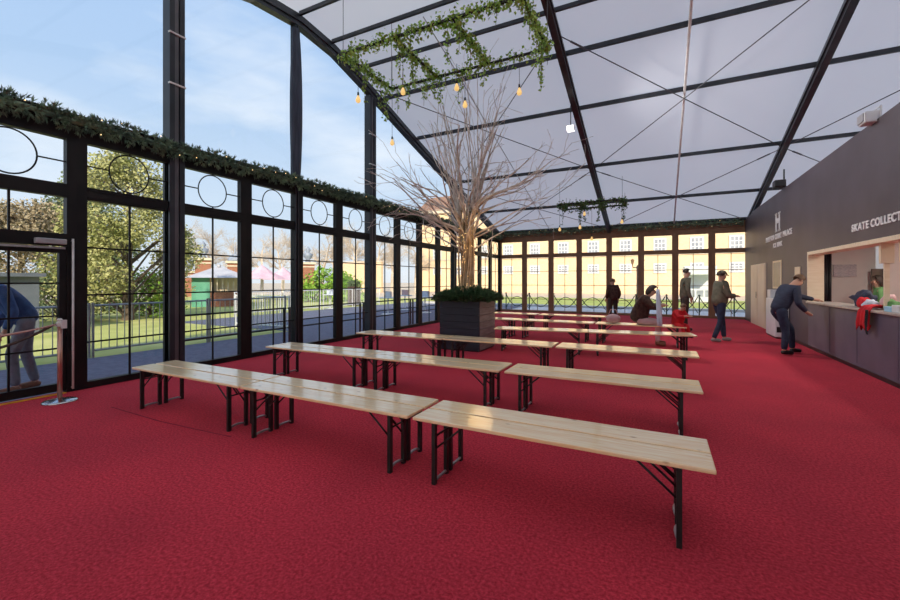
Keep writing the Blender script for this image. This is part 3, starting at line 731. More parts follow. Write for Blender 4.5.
pergola(-5.15, -1.78, 5.78, 7.30, 5.60, 4, 'ivy', 330, .062, 30, lambda y: under(y)+.25, 'ladder shaped black frame wound with bright green ivy, hung over the bare tree')
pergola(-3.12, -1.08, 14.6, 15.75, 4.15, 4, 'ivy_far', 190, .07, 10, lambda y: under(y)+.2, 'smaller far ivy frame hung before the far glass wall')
def bulb(x, y, z, ztop, label, far=False):
    t = empty('pendant_bulb', (x, y, z))
    bm = BM(); tube(bm, [(0, 0, .13), (0, 0, ztop-z)], .005, 5); mk('cord', bm, 'black', t)
    bm = BM(); lathe(bm, [(.012, .15), (.018, .14), (.020, .085), (.016, .08)], 10); mk('socket', bm, 'black', t, smooth=True)
    bm = BM(); lathe(bm, [(.016, .085), (.024, .06), (.043, .015), (.048, -.01), (.040, -.038), (.018, -.054), (.002, -.058)], 16); mk('glass_bulb', bm, 'bulb', t, smooth=True)
    bm = BM(); ball(bm, (0, 0, -.0), .0485, 1, (.35, .35, .55)); mk('filament', bm, 'filament', t)
    tag(t, label, 'lamp', 'glowing pendant bulbs')
for x, y, z, zt, lab in ((-5.11, 6.15, 4.9, 5.58, 'leftmost glowing bulb, hanging clear against the sky before the rafter'),
                     (-5.43, 7.72, 4.6, 6.6, 'pale bulb hanging lowest on the left against the sky'),
                     (-4.41, 6.63, 5.1, 5.56, 'amber bulb under the left crossbar of the ivy frame'),
                     (-3.41, 6.95, 5.1, 5.56, 'amber bulb under the middle crossbar of the ivy frame'),
                     (-3.39, 7.28, 4.9, 5.58, 'amber bulb hanging lower, just over the top of the bare tree'),
                     (-2.29, 7.28, 4.92, 5.58, 'rightmost amber bulb under the near ivy frame')):
    bulb(x, y, z, zt, lab)
for x, y, z, lab in ((-3.12, 14.6, 3.26, 'small bulb under the left end of the far ivy frame'), (-2.43, 14.6, 3.30, 'small bulb second from the left under the far ivy frame'),
                     (-2.2, 15.75, 3.0, 'small bulb hanging lowest under the far ivy frame'), (-2.28, 14.6, 3.75, 'small bulb high under the middle of the far ivy frame'), (-1.09, 14.6, 3.40, 'small bulb under the right end of the far ivy frame')):
    bulb(x, y, z, 4.15, lab, True)

# ------------------------------------------------------------ rope stanchions by the door
def stanchion(x, y, label):
    t = empty('rope_stanchion', (x, y, 0))
    bm = BM(); lathe(bm, [(.002, 0), (.165, 0), (.168, .008), (.15, .022), (.05, .036), (.028, .05), (.002, .05)], 32); mk('base', bm, 'chrome', t, smooth=True)
    bm = BM(); lathe(bm, [(.024, .045), (.024, .90), (.002, .90)], 16); q = mk('post', bm, 'copper', t, smooth=True); q['label'] = 'coppery reflective post'
    bm = BM(); lathe(bm, [(.024, .90), (.036, .905), (.036, .95), (.02, .965), (.028, .985), (.014, 1.0), (.002, 1.0)], 16); box(bm, .01, .05, .0, .05, .88, .98); mk('head', bm, 'whitepole', t)
    tag(t, label, 'stanchion')
stanchion(-6.41, 2.25, 'chrome based rope stanchion beside the glass door'); stanchion(-6.45, .55, 'chrome based rope stanchion out of frame left')
def sag(a, b, s, n=16):
    a = V(a); b = V(b); return [a.lerp(b, i/n) - V((0, 0, s*4*(i/n)*(1-i/n))) for i in range(n+1)]
bm = BM(); tube(bm, sag((-6.44, 2.21, .93), (-6.46, .58, .93), .27), .015, 8); tag(mk('rope', bm, 'rope', smooth=True), 'dark sagging rope hung from the stanchion by the door', 'rope')
bm = BM(); tube(bm, sag((-6.40, 2.21, .93), (-6.42, .58, .93), .10), .011, 8); tag(mk('rope', bm, 'pinkrope', smooth=True), 'pale pink rope hung higher from the stanchion by the door', 'rope')

# ------------------------------------------------------------ people
def skin_mesh(name, chains, m, parent, sub=1):
    """chains: list of (points, radii); points shared by position are welded inside one chain group"""
    me = bpy.data.meshes.new(name+'_cage'); vs = []; idx = {}; es = []; rad = []
    for pts, rs in chains:
        prev = None
        for p, r in zip(pts, rs):
            k = tuple(round(c, 4) for c in p)
            if k not in idx: idx[k] = len(vs); vs.append(k); rad.append(r)
            i = idx[k]
            if prev is not None and prev != i and (prev, i) not in es and (i, prev) not in es: es.append((prev, i))
            prev = i
    me.from_pydata(vs, es, []); o = bpy.data.objects.new(name+'_cage', me); C.objects.link(o)
    md = o.modifiers.new('skin', 'SKIN'); md.use_smooth_shade = True
    su = o.modifiers.new('sub', 'SUBSURF'); su.levels = sub; su.render_levels = sub
    comp = list(range(len(vs)))
    def find(a):
        while comp[a] != a: a = comp[a]
        return a
    for a, b in es: comp[find(a)] = find(b)
    sv = me.skin_vertices[0].data; seen = set()
    for i, r in enumerate(rad):
        sv[i].radius = (r, r) if not isinstance(r, tuple) else r
        f = find(i); sv[i].use_root = f not in seen; seen.add(f)
    bpy.context.view_layer.update(); dg = bpy.context.evaluated_depsgraph_get()
    nm = bpy.data.meshes.new_from_object(o.evaluated_get(dg)); nm.name = name
    bpy.data.objects.remove(o); bpy.data.meshes.remove(me)
    nm.materials.clear(); nm.materials.append(M[m])
    for p in nm.polygons: p.use_smooth = True
    q = bpy.data.objects.new(name, nm); C.objects.link(q); q.parent = parent
    return q
def mid(a, b, t=.5): return V(a).lerp(V(b), t)
def person(loc, rz, J, label, top='navycloth', legs='jeans', shoes='shoe', hair='hair_dark', s=1.0, coat=False, longhair=False, cap=None, hat=None, skirt=None, look=None, group=None, thick=1.0):
    """J: dict of joints in local metres: pel, chest, neck, head, and lists for L/R: sho, elb, wri, fin; hip, kne, ank, toe"""
    t = empty('person', loc, rz)
    J = {k: V(v) for k, v in J.items()}
    H = J['head']; up = (H-J['neck']).normalized(); fw = V(look).normalized() if look else V((1, 0, 0)); fw = (fw - up*fw.dot(up)).normalized(); sd = up.cross(fw)
    hr = .088*s
    jaw = H - up*.075*s + fw*.035*s
    pel, che, nek = J['pel'], J['chest'], J['neck']; spi = mid(pel, che)
    ch = [([pel, spi, che, nek, H-up*.06*s, H+up*.035*s], [.07*s, .09*s, .11*s, .055*s, .072*s, .086*s]),
          ([H-up*.06*s, jaw+fw*.045*s], [.072*s, .036*s])]
    for L in 'LR':
        sh, el_, wr_, fi = J['sho'+L], J['elb'+L], J['wri'+L], J['fin'+L]
        hd = (fi-wr_).normalized()
        ch.append(([che, sh, mid(sh, el_), el_, mid(el_, wr_, .4), wr_, wr_+hd*.05*s, wr_+hd*.085*s], [.125*s, .058*s, .047*s, .040*s, .038*s, .026*s, .036*s, .030*s]))
        hi, kn, an, to = J['hip'+L], J['kne'+L], J['ank'+L], J['toe'+L]
        ch.append(([pel, hi, mid(hi, kn), kn, mid(kn, an, .35), an, mid(an, to, .5), to], [.07*s, .052*s, .058*s, .050*s, .048*s, .036*s, .036*s, .03*s]))
        side = hd.cross(V((0, 0, 1)));  side = side.normalized() if side.length > .1 else V((1, 0, 0))
        dn = hd.cross(side).normalized()*(-1)
        if dn.z > 0: dn = -dn
        for k, ln in enumerate((.062, .075, .070, .055)):
            b0_ = wr_+hd*.075*s+side*(k-1.5)*.019*s; a1 = b0_+hd*ln*.55*s+dn*.006*s; a2 = a1+hd*ln*.45*s+dn*.022*s
            ch.append(([b0_, a1, a2], [.0095*s, .0088*s, .007*s]))
        b0_ = wr_+hd*.025*s - side*.02*s; a1 = b0_-side*.03*s+hd*.028*s; a2 = a1+hd*.035*s-side*.004*s+dn*.01*s
        ch.append(([b0_, a1, a2], [.012*s, .0105*s, .008*s]))
    body = skin_mesh('body', ch, 'skin', t, 1)
    # face
    bm = BM(); n0 = H+fw*(hr*.93)-up*.022*s
    tube(bm, [H+fw*hr*.85+up*.012*s, n0+fw*.014*s-up*.008*s, H+fw*hr*.85-up*.034*s], [.006*s, .013*s, .008*s], 6)
    mk('nose', bm, 'skin', body, smooth=True)
    for q_ in (-1, 1):
        bm = BM(); ball(bm, H+fw*hr*.90+sd*q_*.032*s+up*.004*s, .011*s, 1); mk('eye', bm, 'eye', body)
        bm = BM(); ball(bm, H+sd*q_*(hr*.98)-up*.012*s, .026*s, 1, (.5, .5, 1)); mk('ear', bm, 'skin', body, smooth=True)
    bm = BM(); tube(bm, [H+fw*hr*.93+sd*.024*s-up*.055*s, H+fw*hr*1.0-up*.057*s, H+fw*hr*.93-sd*.024*s-up*.055*s], .0055*s, 5); mk('mouth', bm, 'lip', body)
    # hair: cap over the crown and back of the head
    bm = BM(); vs = ball(bm, (0, 0, 0), 1, 3)
    kill = [v for v in vs if (v.co.x > .34 and v.co.z < .52) or (v.co.z < (-.45 if not longhair else -.95) and v.co.x < .31)]
    R = Matrix((( fw.x, sd.x, up.x), (fw.y, sd.y, up.y), (fw.z, sd.z, up.z)))
    for v in vs:
        c = v.co; rr = hr*1.13*(1+.05*mnoise.noise(c*4))
        if longhair and c.z < -.1 and c.x < .3: c = V((c.x*1.0-.1, c.y*1.15, c.z*1.9))
        v.co = H + R @ V((c.x*rr*1.06-.010*s, c.y*rr*.98, c.z*rr*1.05+.008*s))
    bmesh.ops.delete(bm, geom=kill, context='VERTS')
    mk('hair', bm, hair, t, smooth=True)
    if cap:
        bm = BM(); vs = ball(bm, (0, 0, 0), 1, 3); kill = [v for v in vs if v.co.z < .15]
        for v in vs: v.co = H + R @ V((v.co.x*hr*1.22, v.co.y*hr*1.16, v.co.z*hr*1.25+.01*s))
        bmesh.ops.delete(bm, geom=kill, context='VERTS')
        pk = [H + R @ V((hr*1.05, y_, .028*s)) for y_ in (-.055*s, 0, .055*s)] + [H + R @ V((hr*1.05+.075*s-abs(y_)*.6, y_, .012*s)) for y_ in (.045*s, 0, -.045*s)]
        bm.faces.new([bm.verts.new(p) for p in pk])
        q = mk('cap', bm, cap, t, smooth=True); sm = q.modifiers.new('s', 'SOLIDIFY'); sm.thickness = .006
    if hat:
        bm = BM(); ball(bm, H+up*.02*s-fw*.01*s, hr*1.28, 2, (1.05, 1, 1.05)); mk('hood', bm, hat, t, smooth=True)
    # clothes
    g = 1.16*thick
    lo = pel-(che-pel).normalized()*.11*s
    ch = [([lo, spi, che, mid(che, nek, .75)], [.145*s*g, .13*s*g, .135*s*g, .072*s])]
    for L in 'LR':
        sh, el_, wr_ = J['sho'+L], J['elb'+L], J['wri'+L]
        ch.append(([che, sh, mid(sh, el_), el_, mid(el_, wr_, .5), mid(el_, wr_, .93)], [.135*s*g, .072*s*g, .058*s*g, .052*s*g, .045*s*g, .037*s*g]))
    jk = skin_mesh('jacket', ch, top, t, 2)
    ch = []
    for L in 'LR':
        hi, kn, an = J['hip'+L], J['kne'+L], J['ank'+L]
        ch.append(([mid(pel, hi, .75)+(che-pel).normalized()*.07*s, hi, mid(hi, kn), kn, mid(kn, an, .4), mid(kn, an, .95)], [.10*s, .102*s, .088*s, .070*s, .064*s, .052*s]))
    skin_mesh('trousers', ch, legs, t, 2)
    for L in 'LR':
        an, to = J['ank'+L], J['toe'+L]; d = V((to.x-an.x, to.y-an.y, 0)).normalized() if V((to.x-an.x, to.y-an.y, 0)).length > .01 else V((1, 0, 0))
        hl = an - d*.055*s
        zb = min(an.z, to.z)-.03*s
        skin_mesh('shoe', [([V((hl.x, hl.y, zb+.045*s)), V((an.x, an.y, zb+.05*s))+d*.02, V((to.x, to.y, zb+.038*s)), V((to.x, to.y, zb+.034*s))+d*.03*s], [.044*s, .05*s, .044*s, .034*s])], shoes, t, 2)
    tag(t, label, 'person', group)
    return t
def stand(h=1.0, step=.18, armf=.12, bend=.0, swing=.25):
    """upright or walking figure of about 1.7*h m"""
    k = h
    return dict(pel=(0, 0, .93*k), chest=(.02+bend*.4, 0, 1.27*k), neck=(.03+bend*.7, 0, 1.46*k), head=(.055+bend, 0, 1.59*k),
        shoL=(.02+bend*.5, .17*k, 1.38*k), shoR=(.02+bend*.5, -.17*k, 1.38*k),
        elbL=(armf-.12, .24*k, 1.12*k), elbR=(armf-.12, -.24*k, 1.12*k), wriL=(armf+.02+swing*.3, .20*k, .92*k), wriR=(armf-.03, -.21*k, .90*k),
        finL=(armf+.08+swing*.4, .19*k, .78*k), finR=(armf, -.2*k, .76*k),
        hipL=(0, .09*k, .88*k), hipR=(0, -.09*k, .88*k), kneL=(step*.7, .10*k, .49*k), kneR=(-step*.15, -.10*k, .48*k),
        ankL=(step, .10*k, .075), ankR=(-step*1.2, -.10*k, .075), toeL=(step+.14, .12*k, .045), toeR=(-step*1.2+.14, -.12*k, .045))
RD = math.atan2(.4533, .8913)     # heading of picture-right

# man in navy bending over to the counter
Jm = dict(pel=(0, 0, .90), chest=(.19, .0, 1.22), neck=(.29, 0, 1.38), head=(.40, 0, 1.47),
    shoL=(.22, .17, 1.31), shoR=(.22, -.17, 1.29), elbL=(.50, .17, 1.15), elbR=(.20, -.24, 1.02), wriL=(.78, .10, 1.075), wriR=(.38, -.20, .85),
    finL=(.93, .08, 1.06), finR=(.48, -.17, .81),
    hipL=(.0, .09, .84), hipR=(.0, -.09, .84), kneL=(.32, .11, .50), kneR=(.07, -.10, .46), ankL=(.36, .12, .075), ankR=(.02, -.12, .075), toeL=(.51, .14, .045), toeR=(.16, -.13, .045))
person((2.10, 10.14, 0), RD-.05, Jm, 'man in navy quilted jacket bending forward with a hand on the counter', hair='hair_brown', look=(.8, 0, -.45))
Jw = stand(1.0, .16, .16, 0, .1)
Jw.update(elbL=(.06, .26, 1.10), elbR=(.06, -.26, 1.10), wriL=(.28, .16, 1.13), wriR=(.28, -.16, 1.10), finL=(.40, .10, 1.16), finR=(.40, -.08, 1.10))
person((1.28, 11.55, 0), RD-.1, {k: (a, b, c) for k, (a, b, c) in Jw.items()}, 'man in olive jacket and cap walking right over the open carpet', top='olive', legs='jeans', shoes='greyshoe', cap='olive', thick=1.2)
person((.66, 13.5, 0), RD-.25, {k: (a*1.07, b*1.07, c*1.07) for k, (a, b, c) in stand(1, .05).items()}, 'standing person in olive top behind the seated child', top='olive', legs='hair_dark', hair='hair_dark')
person((-1.45, 15.5, 0), RD+PI/2, {k: (a*.9, b*.9, c*.9) for k, (a, b, c) in stand(1, .04, .05).items()}, 'dark clad figure standing before the far glass wall, seen from behind', top='brownfur', legs='hair_dark', hair='hair_brown', thick=1.1)
# woman in fur coat sitting on the fifth bench row and leaning to the child
Js = dict(pel=(0, 0, .575), chest=(.12, 0, .93), neck=(.22, 0, 1.13), head=(.31, 0, 1.25),
    shoL=(.14, .18, 1.04), shoR=(.14, -.18, 1.04), elbL=(.30, .2, .86), elbR=(.30, -.22, .86), wriL=(.48, .10, .92), wriR=(.48, -.12, .90), finL=(.60, .06, .92), finR=(.60, -.08, .92),
    hipL=(.03, .10, .55), hipR=(.03, -.10, .55), kneL=(.42, .12, .52), kneR=(.42, -.12, .52), ankL=(.40, .13, .075), ankR=(.40, -.13, .075), toeL=(.54, .14, .045), toeR=(.54, -.14, .045))
person((-.43, 10.30, 0), RD-.45, Js, 'woman in dark brown fur coat sitting on a bench and leaning to the child', top='brownfur', legs='pink', shoes='brownshoe', longhair=True, thick=1.35, look=(1, 0, -.4))
k_ = .56
Jc = {k: (a*k_+(0 if k[:3] not in ('kne', 'ank', 'toe') else -.02), b*k_, c*k_+.46-.575*k_+.05) for k, (a, b, c) in Js.items()}
for L in 'LR':
    x, y, z = Jc['kne'+L]; Jc['ank'+L] = (x+.03, y, .27); Jc['toe'+L] = (x+.11, y, .25)
person((.35, 10.30, 0), RD+PI+1.9, Jc, 'small child in red coat sitting on the end of a bench', top='redcloth', legs='redcloth', shoes='shoe', s=.66, hair='hair_brown', thick=1.25)
bm = BM(); 
for i, q_ in enumerate(((-.06, 0), (.0, .02), (.05, -.01))):
    tube(bm, sag((.0+q_[0]*.3-.02, 10.08+q_[1], 1.27), (.02+q_[0]*.5, 9.98+q_[1], .47), .01, 8), [.018, .022, .026, .03, .03, .03, .03, .028, .02], 8)
tag(mk('scarf', bm, 'palecloth', smooth=True), 'long pale blue white scarf hanging between the seated woman and the child', 'scarf')
t = empty('handbag', (-.95, 10.2, .462)); bm = BM(); ball(bm, (0, 0, .115), .15, 2, (1.1, .6, .75)); mk('bag_body', bm, 'pink', t, smooth=True)
bm = BM(); tube(bm, [(-.1, 0, .2), (-.06, 0, .32), (.06, 0, .32), (.1, 0, .2)], .01, 6); mk('handle', bm, 'pink', t, smooth=True); tag(t, 'pale pink bag on the bench left of the woman in the fur coat', 'bag')
# clerk in the booth
person((4.0, 11.3, 0), PI-.2, stand(.92, .03), 'person in green top behind the serving counter', top='green', legs='hair_dark', hair='hair_dark', longhair=True)
# person bent over outside the door
Jo = dict(pel=(0, 0, .90), chest=(.16, 0, 1.20), neck=(.34, 0, 1.34), head=(.47, 0, 1.40),
    shoL=(.22, .17, 1.27), shoR=(.22, -.17, 1.27), elbL=(.13, .24, 1.0), elbR=(.16, -.22, 1.0), wriL=(.20, .2, .78), wriR=(.26, -.17, .78), finL=(.26, .19, .66), finR=(.32, -.15, .66),
    hipL=(.0, .09, .86), hipR=(.0, -.09, .86), kneL=(.14, .10, .48), kneR=(.0, -.10, .47), ankL=(.10, .11, .055), ankR=(-.10, -.11, .055), toeL=(.25, .12, .025), toeR=(.05, -.12, .025))
person((-7.62, 2.33, -.02), -PI/2-.2, {k: (a*1.06, b*1.06, c*1.06) for k, (a, b, c) in Jo.items()}, 'person in blue fleece and grey trousers stooping outside the glass door', top='bluecloth', legs='greycloth', shoes='brownshoe', look=(.5, 0, -.9))

# ------------------------------------------------------------ things on the counter
def blob(name, loc, sc, m, label, cat, seed, amp=.35, group=None):
    bm = BM(); vs = ball(bm, (0, 0, 0), 1, 3)
    for v in vs:
        f = 1 + amp*mnoise.noise(v.co*1.8+V((seed, 0, 0))) + amp*.4*mnoise.noise(v.co*5+V((0, seed, 0)))
        v.co = V((v.co.x*sc[0]*f, v.co.y*sc[1]*f, max(-.55, v.co.z)*sc[2]*(f if v.co.z > 0 else 1)))
    zmin = min(v.co.z for v in vs)
    for v in vs: v.co.z -= zmin
    o = mk(name, bm, m, smooth=True); o.location = loc; return tag(o, label, cat, group)
CZ = OZ0+.013
blob('jacket_heap', (3.12, 9.42, CZ), (.13, .30, .17), 'navycloth', 'dark navy jacket heaped on the counter', 'jacket', 3, .6)
blob('woolly_hat', (3.0, 9.05, CZ), (.09, .10, .11), 'redcloth', 'small red and white hat beside the dark jacket heap', 'hat', 5)
blob('plastic_bag', (3.02, 8.86, CZ), (.10, .10, .09), 'palecloth', 'crumpled pale blue bag between the jacket heap and red cloth', 'bag', 8)
blob('woollen_bundle', (3.18, 8.74, CZ), (.10, .12, .15), 'pink', 'pale pink bundle behind the crumpled pale bag', 'bundle', 12)
blob('scarf_bundle', (3.1, 8.42, CZ), (.1, .14, .10), 'green', 'pale green bundle behind the red cloth', 'bundle', 15)
bm = BM()   # red cloth over the counter edge
g_ = []
for i in range(15):
    row = []
    for j in range(17):
        t_ = i/14; y = 8.70-.30*j/16 - .05*t_
        prof_ = [(3.10, CZ+.045), (2.96, CZ+.06), (2.86, CZ+.045), (2.815, CZ-.03), (2.80, CZ-.22), (2.81, CZ-.34)]
        f = t_*5; a_ = min(int(f), 4); x = prof_[a_][0]+(prof_[a_+1][0]-prof_[a_][0])*(f-a_); z = prof_[a_][1]+(prof_[a_+1][1]-prof_[a_][1])*(f-a_)
        if t_ > .8: z += .10*abs(math.sin(j*.8))*(t_-.8)*5
        x += -.022*math.sin(j*1.1+t_*2)*(.4+t_) ; z += .02*math.sin(j*.9)*(1-t_)
        row.append(bm.verts.new((x, y+(.10*(t_-.5))*(j/8-1)*-.6, z)))
    g_.append(row)
for a, b in zip(g_, g_[1:]):
    for j in range(16): bm.faces.new((a[j], a[j+1], b[j+1], b[j]))
o = mk('red_cloth', bm, 'redcloth', smooth=True); m_ = o.modifiers.new('s', 'SOLIDIFY'); m_.thickness = .012; tag(o, 'bright red cloth draped over the front edge of the counter', 'cloth')
bm = BM(); 
for k in range(7): tube(bm, [(2.80, 8.40-.012*k, CZ-.0), (2.792, 8.41-.012*k, CZ-.2), (2.80, 8.40-.012*k, CZ-.33-.02*(k % 3))], .006, 5)
tag(mk('black_straps', bm, 'black'), 'black straps dangling beside the red cloth', 'strap')
for i, (y, z, m_, lab) in enumerate(((8.02, 0, 'lblue', 'light blue flat box on the counter right of the red cloth'), (7.80, 0, 'white', 'white flat box on the counter near the photo edge'))):
    bm = BM(); box(bm, 2.90, 3.12, y-.10, y+.10, CZ, CZ+.07+.03*i); tag(mk('flat_box', bm, m_, bevel=.006), lab, 'box')
bm = BM(); tube(bm, [(3.22, 7.98, CZ), (3.22, 7.98, CZ+.14), (3.2, 7.95, CZ+.24), (3.2, 7.88, CZ+.27), (3.2, 7.82, CZ+.22)], .017, 8); lathe(bm, [(.002, 0), (.06, 0), (.06, .015), (.002, .02)], 16, (3.22, 7.98, CZ)); tag(mk('desk_lamp', bm, 'white', smooth=True), 'white curved lamp arm standing on the counter', 'lamp')
bm = BM(); box(bm, 2.99, 3.02, 10.56, 10.80, CZ, CZ+.004); tag(mk('leaflet', bm, 'paper'), 'paper leaflet on the counter by the man\'s hand', 'leaflet')

# ------------------------------------------------------------ outside: ground
bm = BM(); box(bm, -260, 200, -120, 320, -.5, -.14); g = struct('ground', bm, 'gravel'); g['label'] = 'pale gravel ground outside'
bm = BM(); box(bm, -9.65, XL-.05, -12, 26, -.13, -.02); g = struct('path', bm, 'asphalt'); g['label'] = 'blue grey path outside the left glass wall'
bm = BM(); box(bm, -15.5, -9.65, 8.6, 26, -.13, -.025); g = struct('terrace', bm, 'asphalt'); g['label'] = 'blue grey paved terrace'
bm = BM(); box(bm, -40, -9.66, -30, 8.58, -.13, -.03); g = struct('lawn_left', bm, 'grass'); g['label'] = 'sunlit yellow green grass beyond the path'
bm = BM(); box(bm, -40, -15.6, 8.62, 30, -.13, -.035); g = struct('lawn_side', bm, 'grass'); g['label'] = 'sunlit grass beyond the terrace'
bm = BM(); box(bm, -9.6, 20, YB+.12, 23.4, -.13, -.03); g = struct('far_path', bm, 'kerb'); g['label'] = 'pale paving outside the far glass wall'
bm = BM(); box(bm, -14, 30, 24, 37, -.13, -.03); g = struct('lawn_back', bm, 'lawn'); g['label'] = 'lawn before the brick building'
bm = BM(); box(bm, -14, 30, 23.5, 23.9, -.13, .08); g = struct('kerb', bm, 'kerb'); g['label'] = 'white kerb along the lawn'

# fences
def fence_section(x0, y0, x1, y1, m, label, step, zt=1.03, zb=-.03, group=None, name='railing'):
    a = V((x0, y0, zb)); b = V((x1, y1, zb)); L = (b-a).length; t = empty(name, a, math.atan2(y1-y0, x1-x0))
    for k in (0, 1):
        bm = BM(); box(bm, k*L-.018, k*L+.018, -.018, .018, 0, zt-zb); mk('post', bm, m, t)
    for z in (zt-zb-.05, .14):
        bm = BM(); tube(bm, [(0.03, 0, z), (L-.03, 0, z)], .022, 6); mk('rail', bm, m, t)
    bm = BM(); n = int(L/step)
    for k in range(1, n): tube(bm, [(k*L/n, 0, .14), (k*L/n, 0, zt-zb-.05)], .009, 5)
    mk('baluster', bm, m, t)
    tag(t, label, 'railing', group); return t
ys = [-3.0, -.7, 1.6, 3.9, 6.2, 8.5]
labs = ['railing section beyond the frame at left', 'railing section behind the far left of the door', 'railing section seen behind the stooping person', 'railing section seen through the first glass panel past the door', 'railing section at the end of the grass']
for (a, b), lb in zip(zip(ys, ys[1:]), labs): fence_section(-9.72, a, -9.72, b-.06, 'galv', 'grey metal ' + lb, .13, group='grey railing along the path')
for i, (a, b) in enumerate((((-9.75, 8.62), (-12.0, 8.5)), ((-15.6, 11), (-15.6, 13.3)), ((-15.6, 13.5), (-15.6, 15.8)), ((-15.6, 16), (-15.6, 18.3)), ((-15.6, 18.5), (-15.6, 20.8)))):
    fence_section(*a, *b, 'barrier', 'white crowd barrier %s' % ['nearest the dark handrail', 'first along the terrace edge', 'second along the terrace edge', 'third along the terrace edge', 'last along the terrace edge'][i], .12, group='white crowd barriers on the terrace')
for a, b, lb in ((3.95, 6.5, 'nearest to the door'), (6.55, 9.1, 'in the middle'), (9.15, 11.7, 'before the terrace'), (11.75, 14.3, 'farthest along')):
    t = empty('handrail', (-7.45, a, -.02))
    for yy in (.05, b-a-.05): bm = BM(); box(bm, -.02, .02, yy-.02, yy+.02, 0, .84); mk('post', bm, 'black', t)
    for z in (.86, .42): bm = BM(); tube(bm, [(0, 0, z), (0, b-a, z)], .02, 6); mk('rail', bm, 'black', t)
    tag(t, 'low black handrail section outside the glass wall, %s' % lb, 'handrail', 'black handrails along the path')
# ornamental ironwork outside the far wall: posts joined by sagging swags
for i in range(9):
    x = -7.2+1.25*i; t = empty('iron_swag_fence', (x, 20.6, -.03))
    bm = BM(); tube(bm, [(0, 0, 0), (0, 0, .82)], .028, 6); ball(bm, (0, 0, .85), .05, 1); mk('post', bm, 'iron', t)
    bm = BM(); tube(bm, [(1.2*k/10, 0, .80-.62*(1-(2*k/10-1)**2)) for k in range(11)], .022, 6); mk('swag', bm, 'iron', t)
    bm = BM(); tube(bm, [(1.2*k/10, .02, .10+.58*(1-(2*k/10-1)**2)) for k in range(11)], .016, 6); mk('hoop', bm, 'iron', t)
    tag(t, 'dark green iron swag fence bay, %s' % ['at the left corner', 'second from the left corner', 'third from the left corner', 'fourth from the left corner', 'in the middle', 'left of the lamp post', 'behind the lamp post', 'behind the seated woman', 'behind the walking man'][i], 'fence', 'iron swag fence bays')
t = empty('lamp_post', (-.92, 21.6, -.03))
bm = BM(); lathe(bm, [(.12, 0), (.12, .3), (.06, .4), (.045, 1.5), (.05, 2.2), (.02, 2.25)], 10); mk('post', bm, 'brown', t, smooth=True)
bm = BM(); tube(bm, [(-.22, 0, 2.28), (-.2, 0, 2.14), (0, 0, 2.12), (.2, 0, 2.14), (.22, 0, 2.28)], .025, 6); mk('arm', bm, 'brown', t)
for x in (-.22, .22): bm = BM(); lathe(bm, [(.04, 2.28), (.085, 2.46), (.09, 2.48), (.03, 2.56)], 8, (x, 0, 0)); mk('lantern', bm, 'brown', t)
tag(t, 'brown twin lantern post outside the far glass wall', 'lamp')

# main building
def windows(t, xs, z0, z1, w, y, m='white'):
    for x in xs:
        bm = BM(); box(bm, x-w/2-.12, x+w/2+.12, y-.10, y-.02, z0-.15, z1+.12); f = mk('window', bm, m, t)
        bm = BM()
        nx, nz = 3, 3
        for i in range(nx):
            for j in range(nz):
                a = x-w/2+i*w/nx; c = z0+j*(z1-z0)/nz; box(bm, a+.05, a+w/nx-.05, y-.115, y-.10, c+.05, c+(z1-z0)/nz-.05)
        mk('pane', bm, 'darkpane', f)
t = empty('brick_palace_range', (0, 55, -.14))
bm = BM(); box(bm, -34, 32, 0, 9, 0, 12.2); mk('wall', bm, 'facade', t)
bm = BM(); 
for z in (4.7, 8.3): box(bm, -34, 32, -.12, 0, z, z+.25)
mk('string_course', bm, 'stone', t)
bm = BM(); box(bm, -34.2, 32.2, -.3, 0, 11.9, 12.5); mk('parapet', bm, 'stone', t)
xs = [-30.3+3.8*i for i in range(16)]
windows(t, xs, 5.1, 6.6, 1.15, 0); windows(t, xs, 2.7, 3.6, 1.15, 0)
bm = BM(); pr = [(-.4, 12.4), (4.5, 15.5), (9.4, 12.4)]
vs = [[bm.verts.new((x, y, z)) for y, z in pr] for x in (-34, 32)]
bm.faces.new(vs[0]); bm.faces.new(vs[1][::-1])
for i in range(3): bm.faces.new((vs[0][i], vs[0][(i+1) % 3], vs[1][(i+1) % 3], vs[1][i]))
mk('roof', bm, 'tiles', t)
for x in (-26, -14, -2, 12): bm = BM(); box(bm, x-.8, x+.8, 3.6, 5.2, 13, 17.6); mk('chimney', bm, 'redbrick', t)
tag(t, 'long sunlit orange brick building with white windows behind the far wall', 'building')
t = empty('garden_wall', (-43, 46, -.14))
bm = BM(); box(bm, 0, 8.8, 0, .5, 0, 4.2); mk('brickwork', bm, 'garden', t)
bm = BM(); box(bm, -.1, 8.9, -.08, .58, 4.2, 4.4); mk('coping', bm, 'stone', t)
tag(t, 'tall sunlit garden wall left of the brick building', 'wall')
# outdoor white stall beyond the glass
t = empty('ticket_stall', (2.5, 32.7, -.03))
bm = BM(); box(bm, -.8, .8, 0, 2, 0, .95); box(bm, -.8, .8, 1.9, 2, .95, 1.9); mk('body', bm, 'white', t)
bm = BM(); box(bm, -.95, .95, -.4, 2.2, 1.9, 2.5); mk('canopy', bm, 'white', t, bevel=.05)
for x in (-.85, .85): bm = BM(); box(bm, x-.04, x+.04, -.3, -.2, 0, 1.9); mk('post', bm, 'white', t)
bm = BM(); 
for k in range(3): box(bm, -.7+.5*k, -.3+.5*k, -.01, -.0, .4, .85)
mk('panel', bm, 'darkpane', t)
tag(t, 'white canopied stall on the lawn behind the walking man', 'stall')

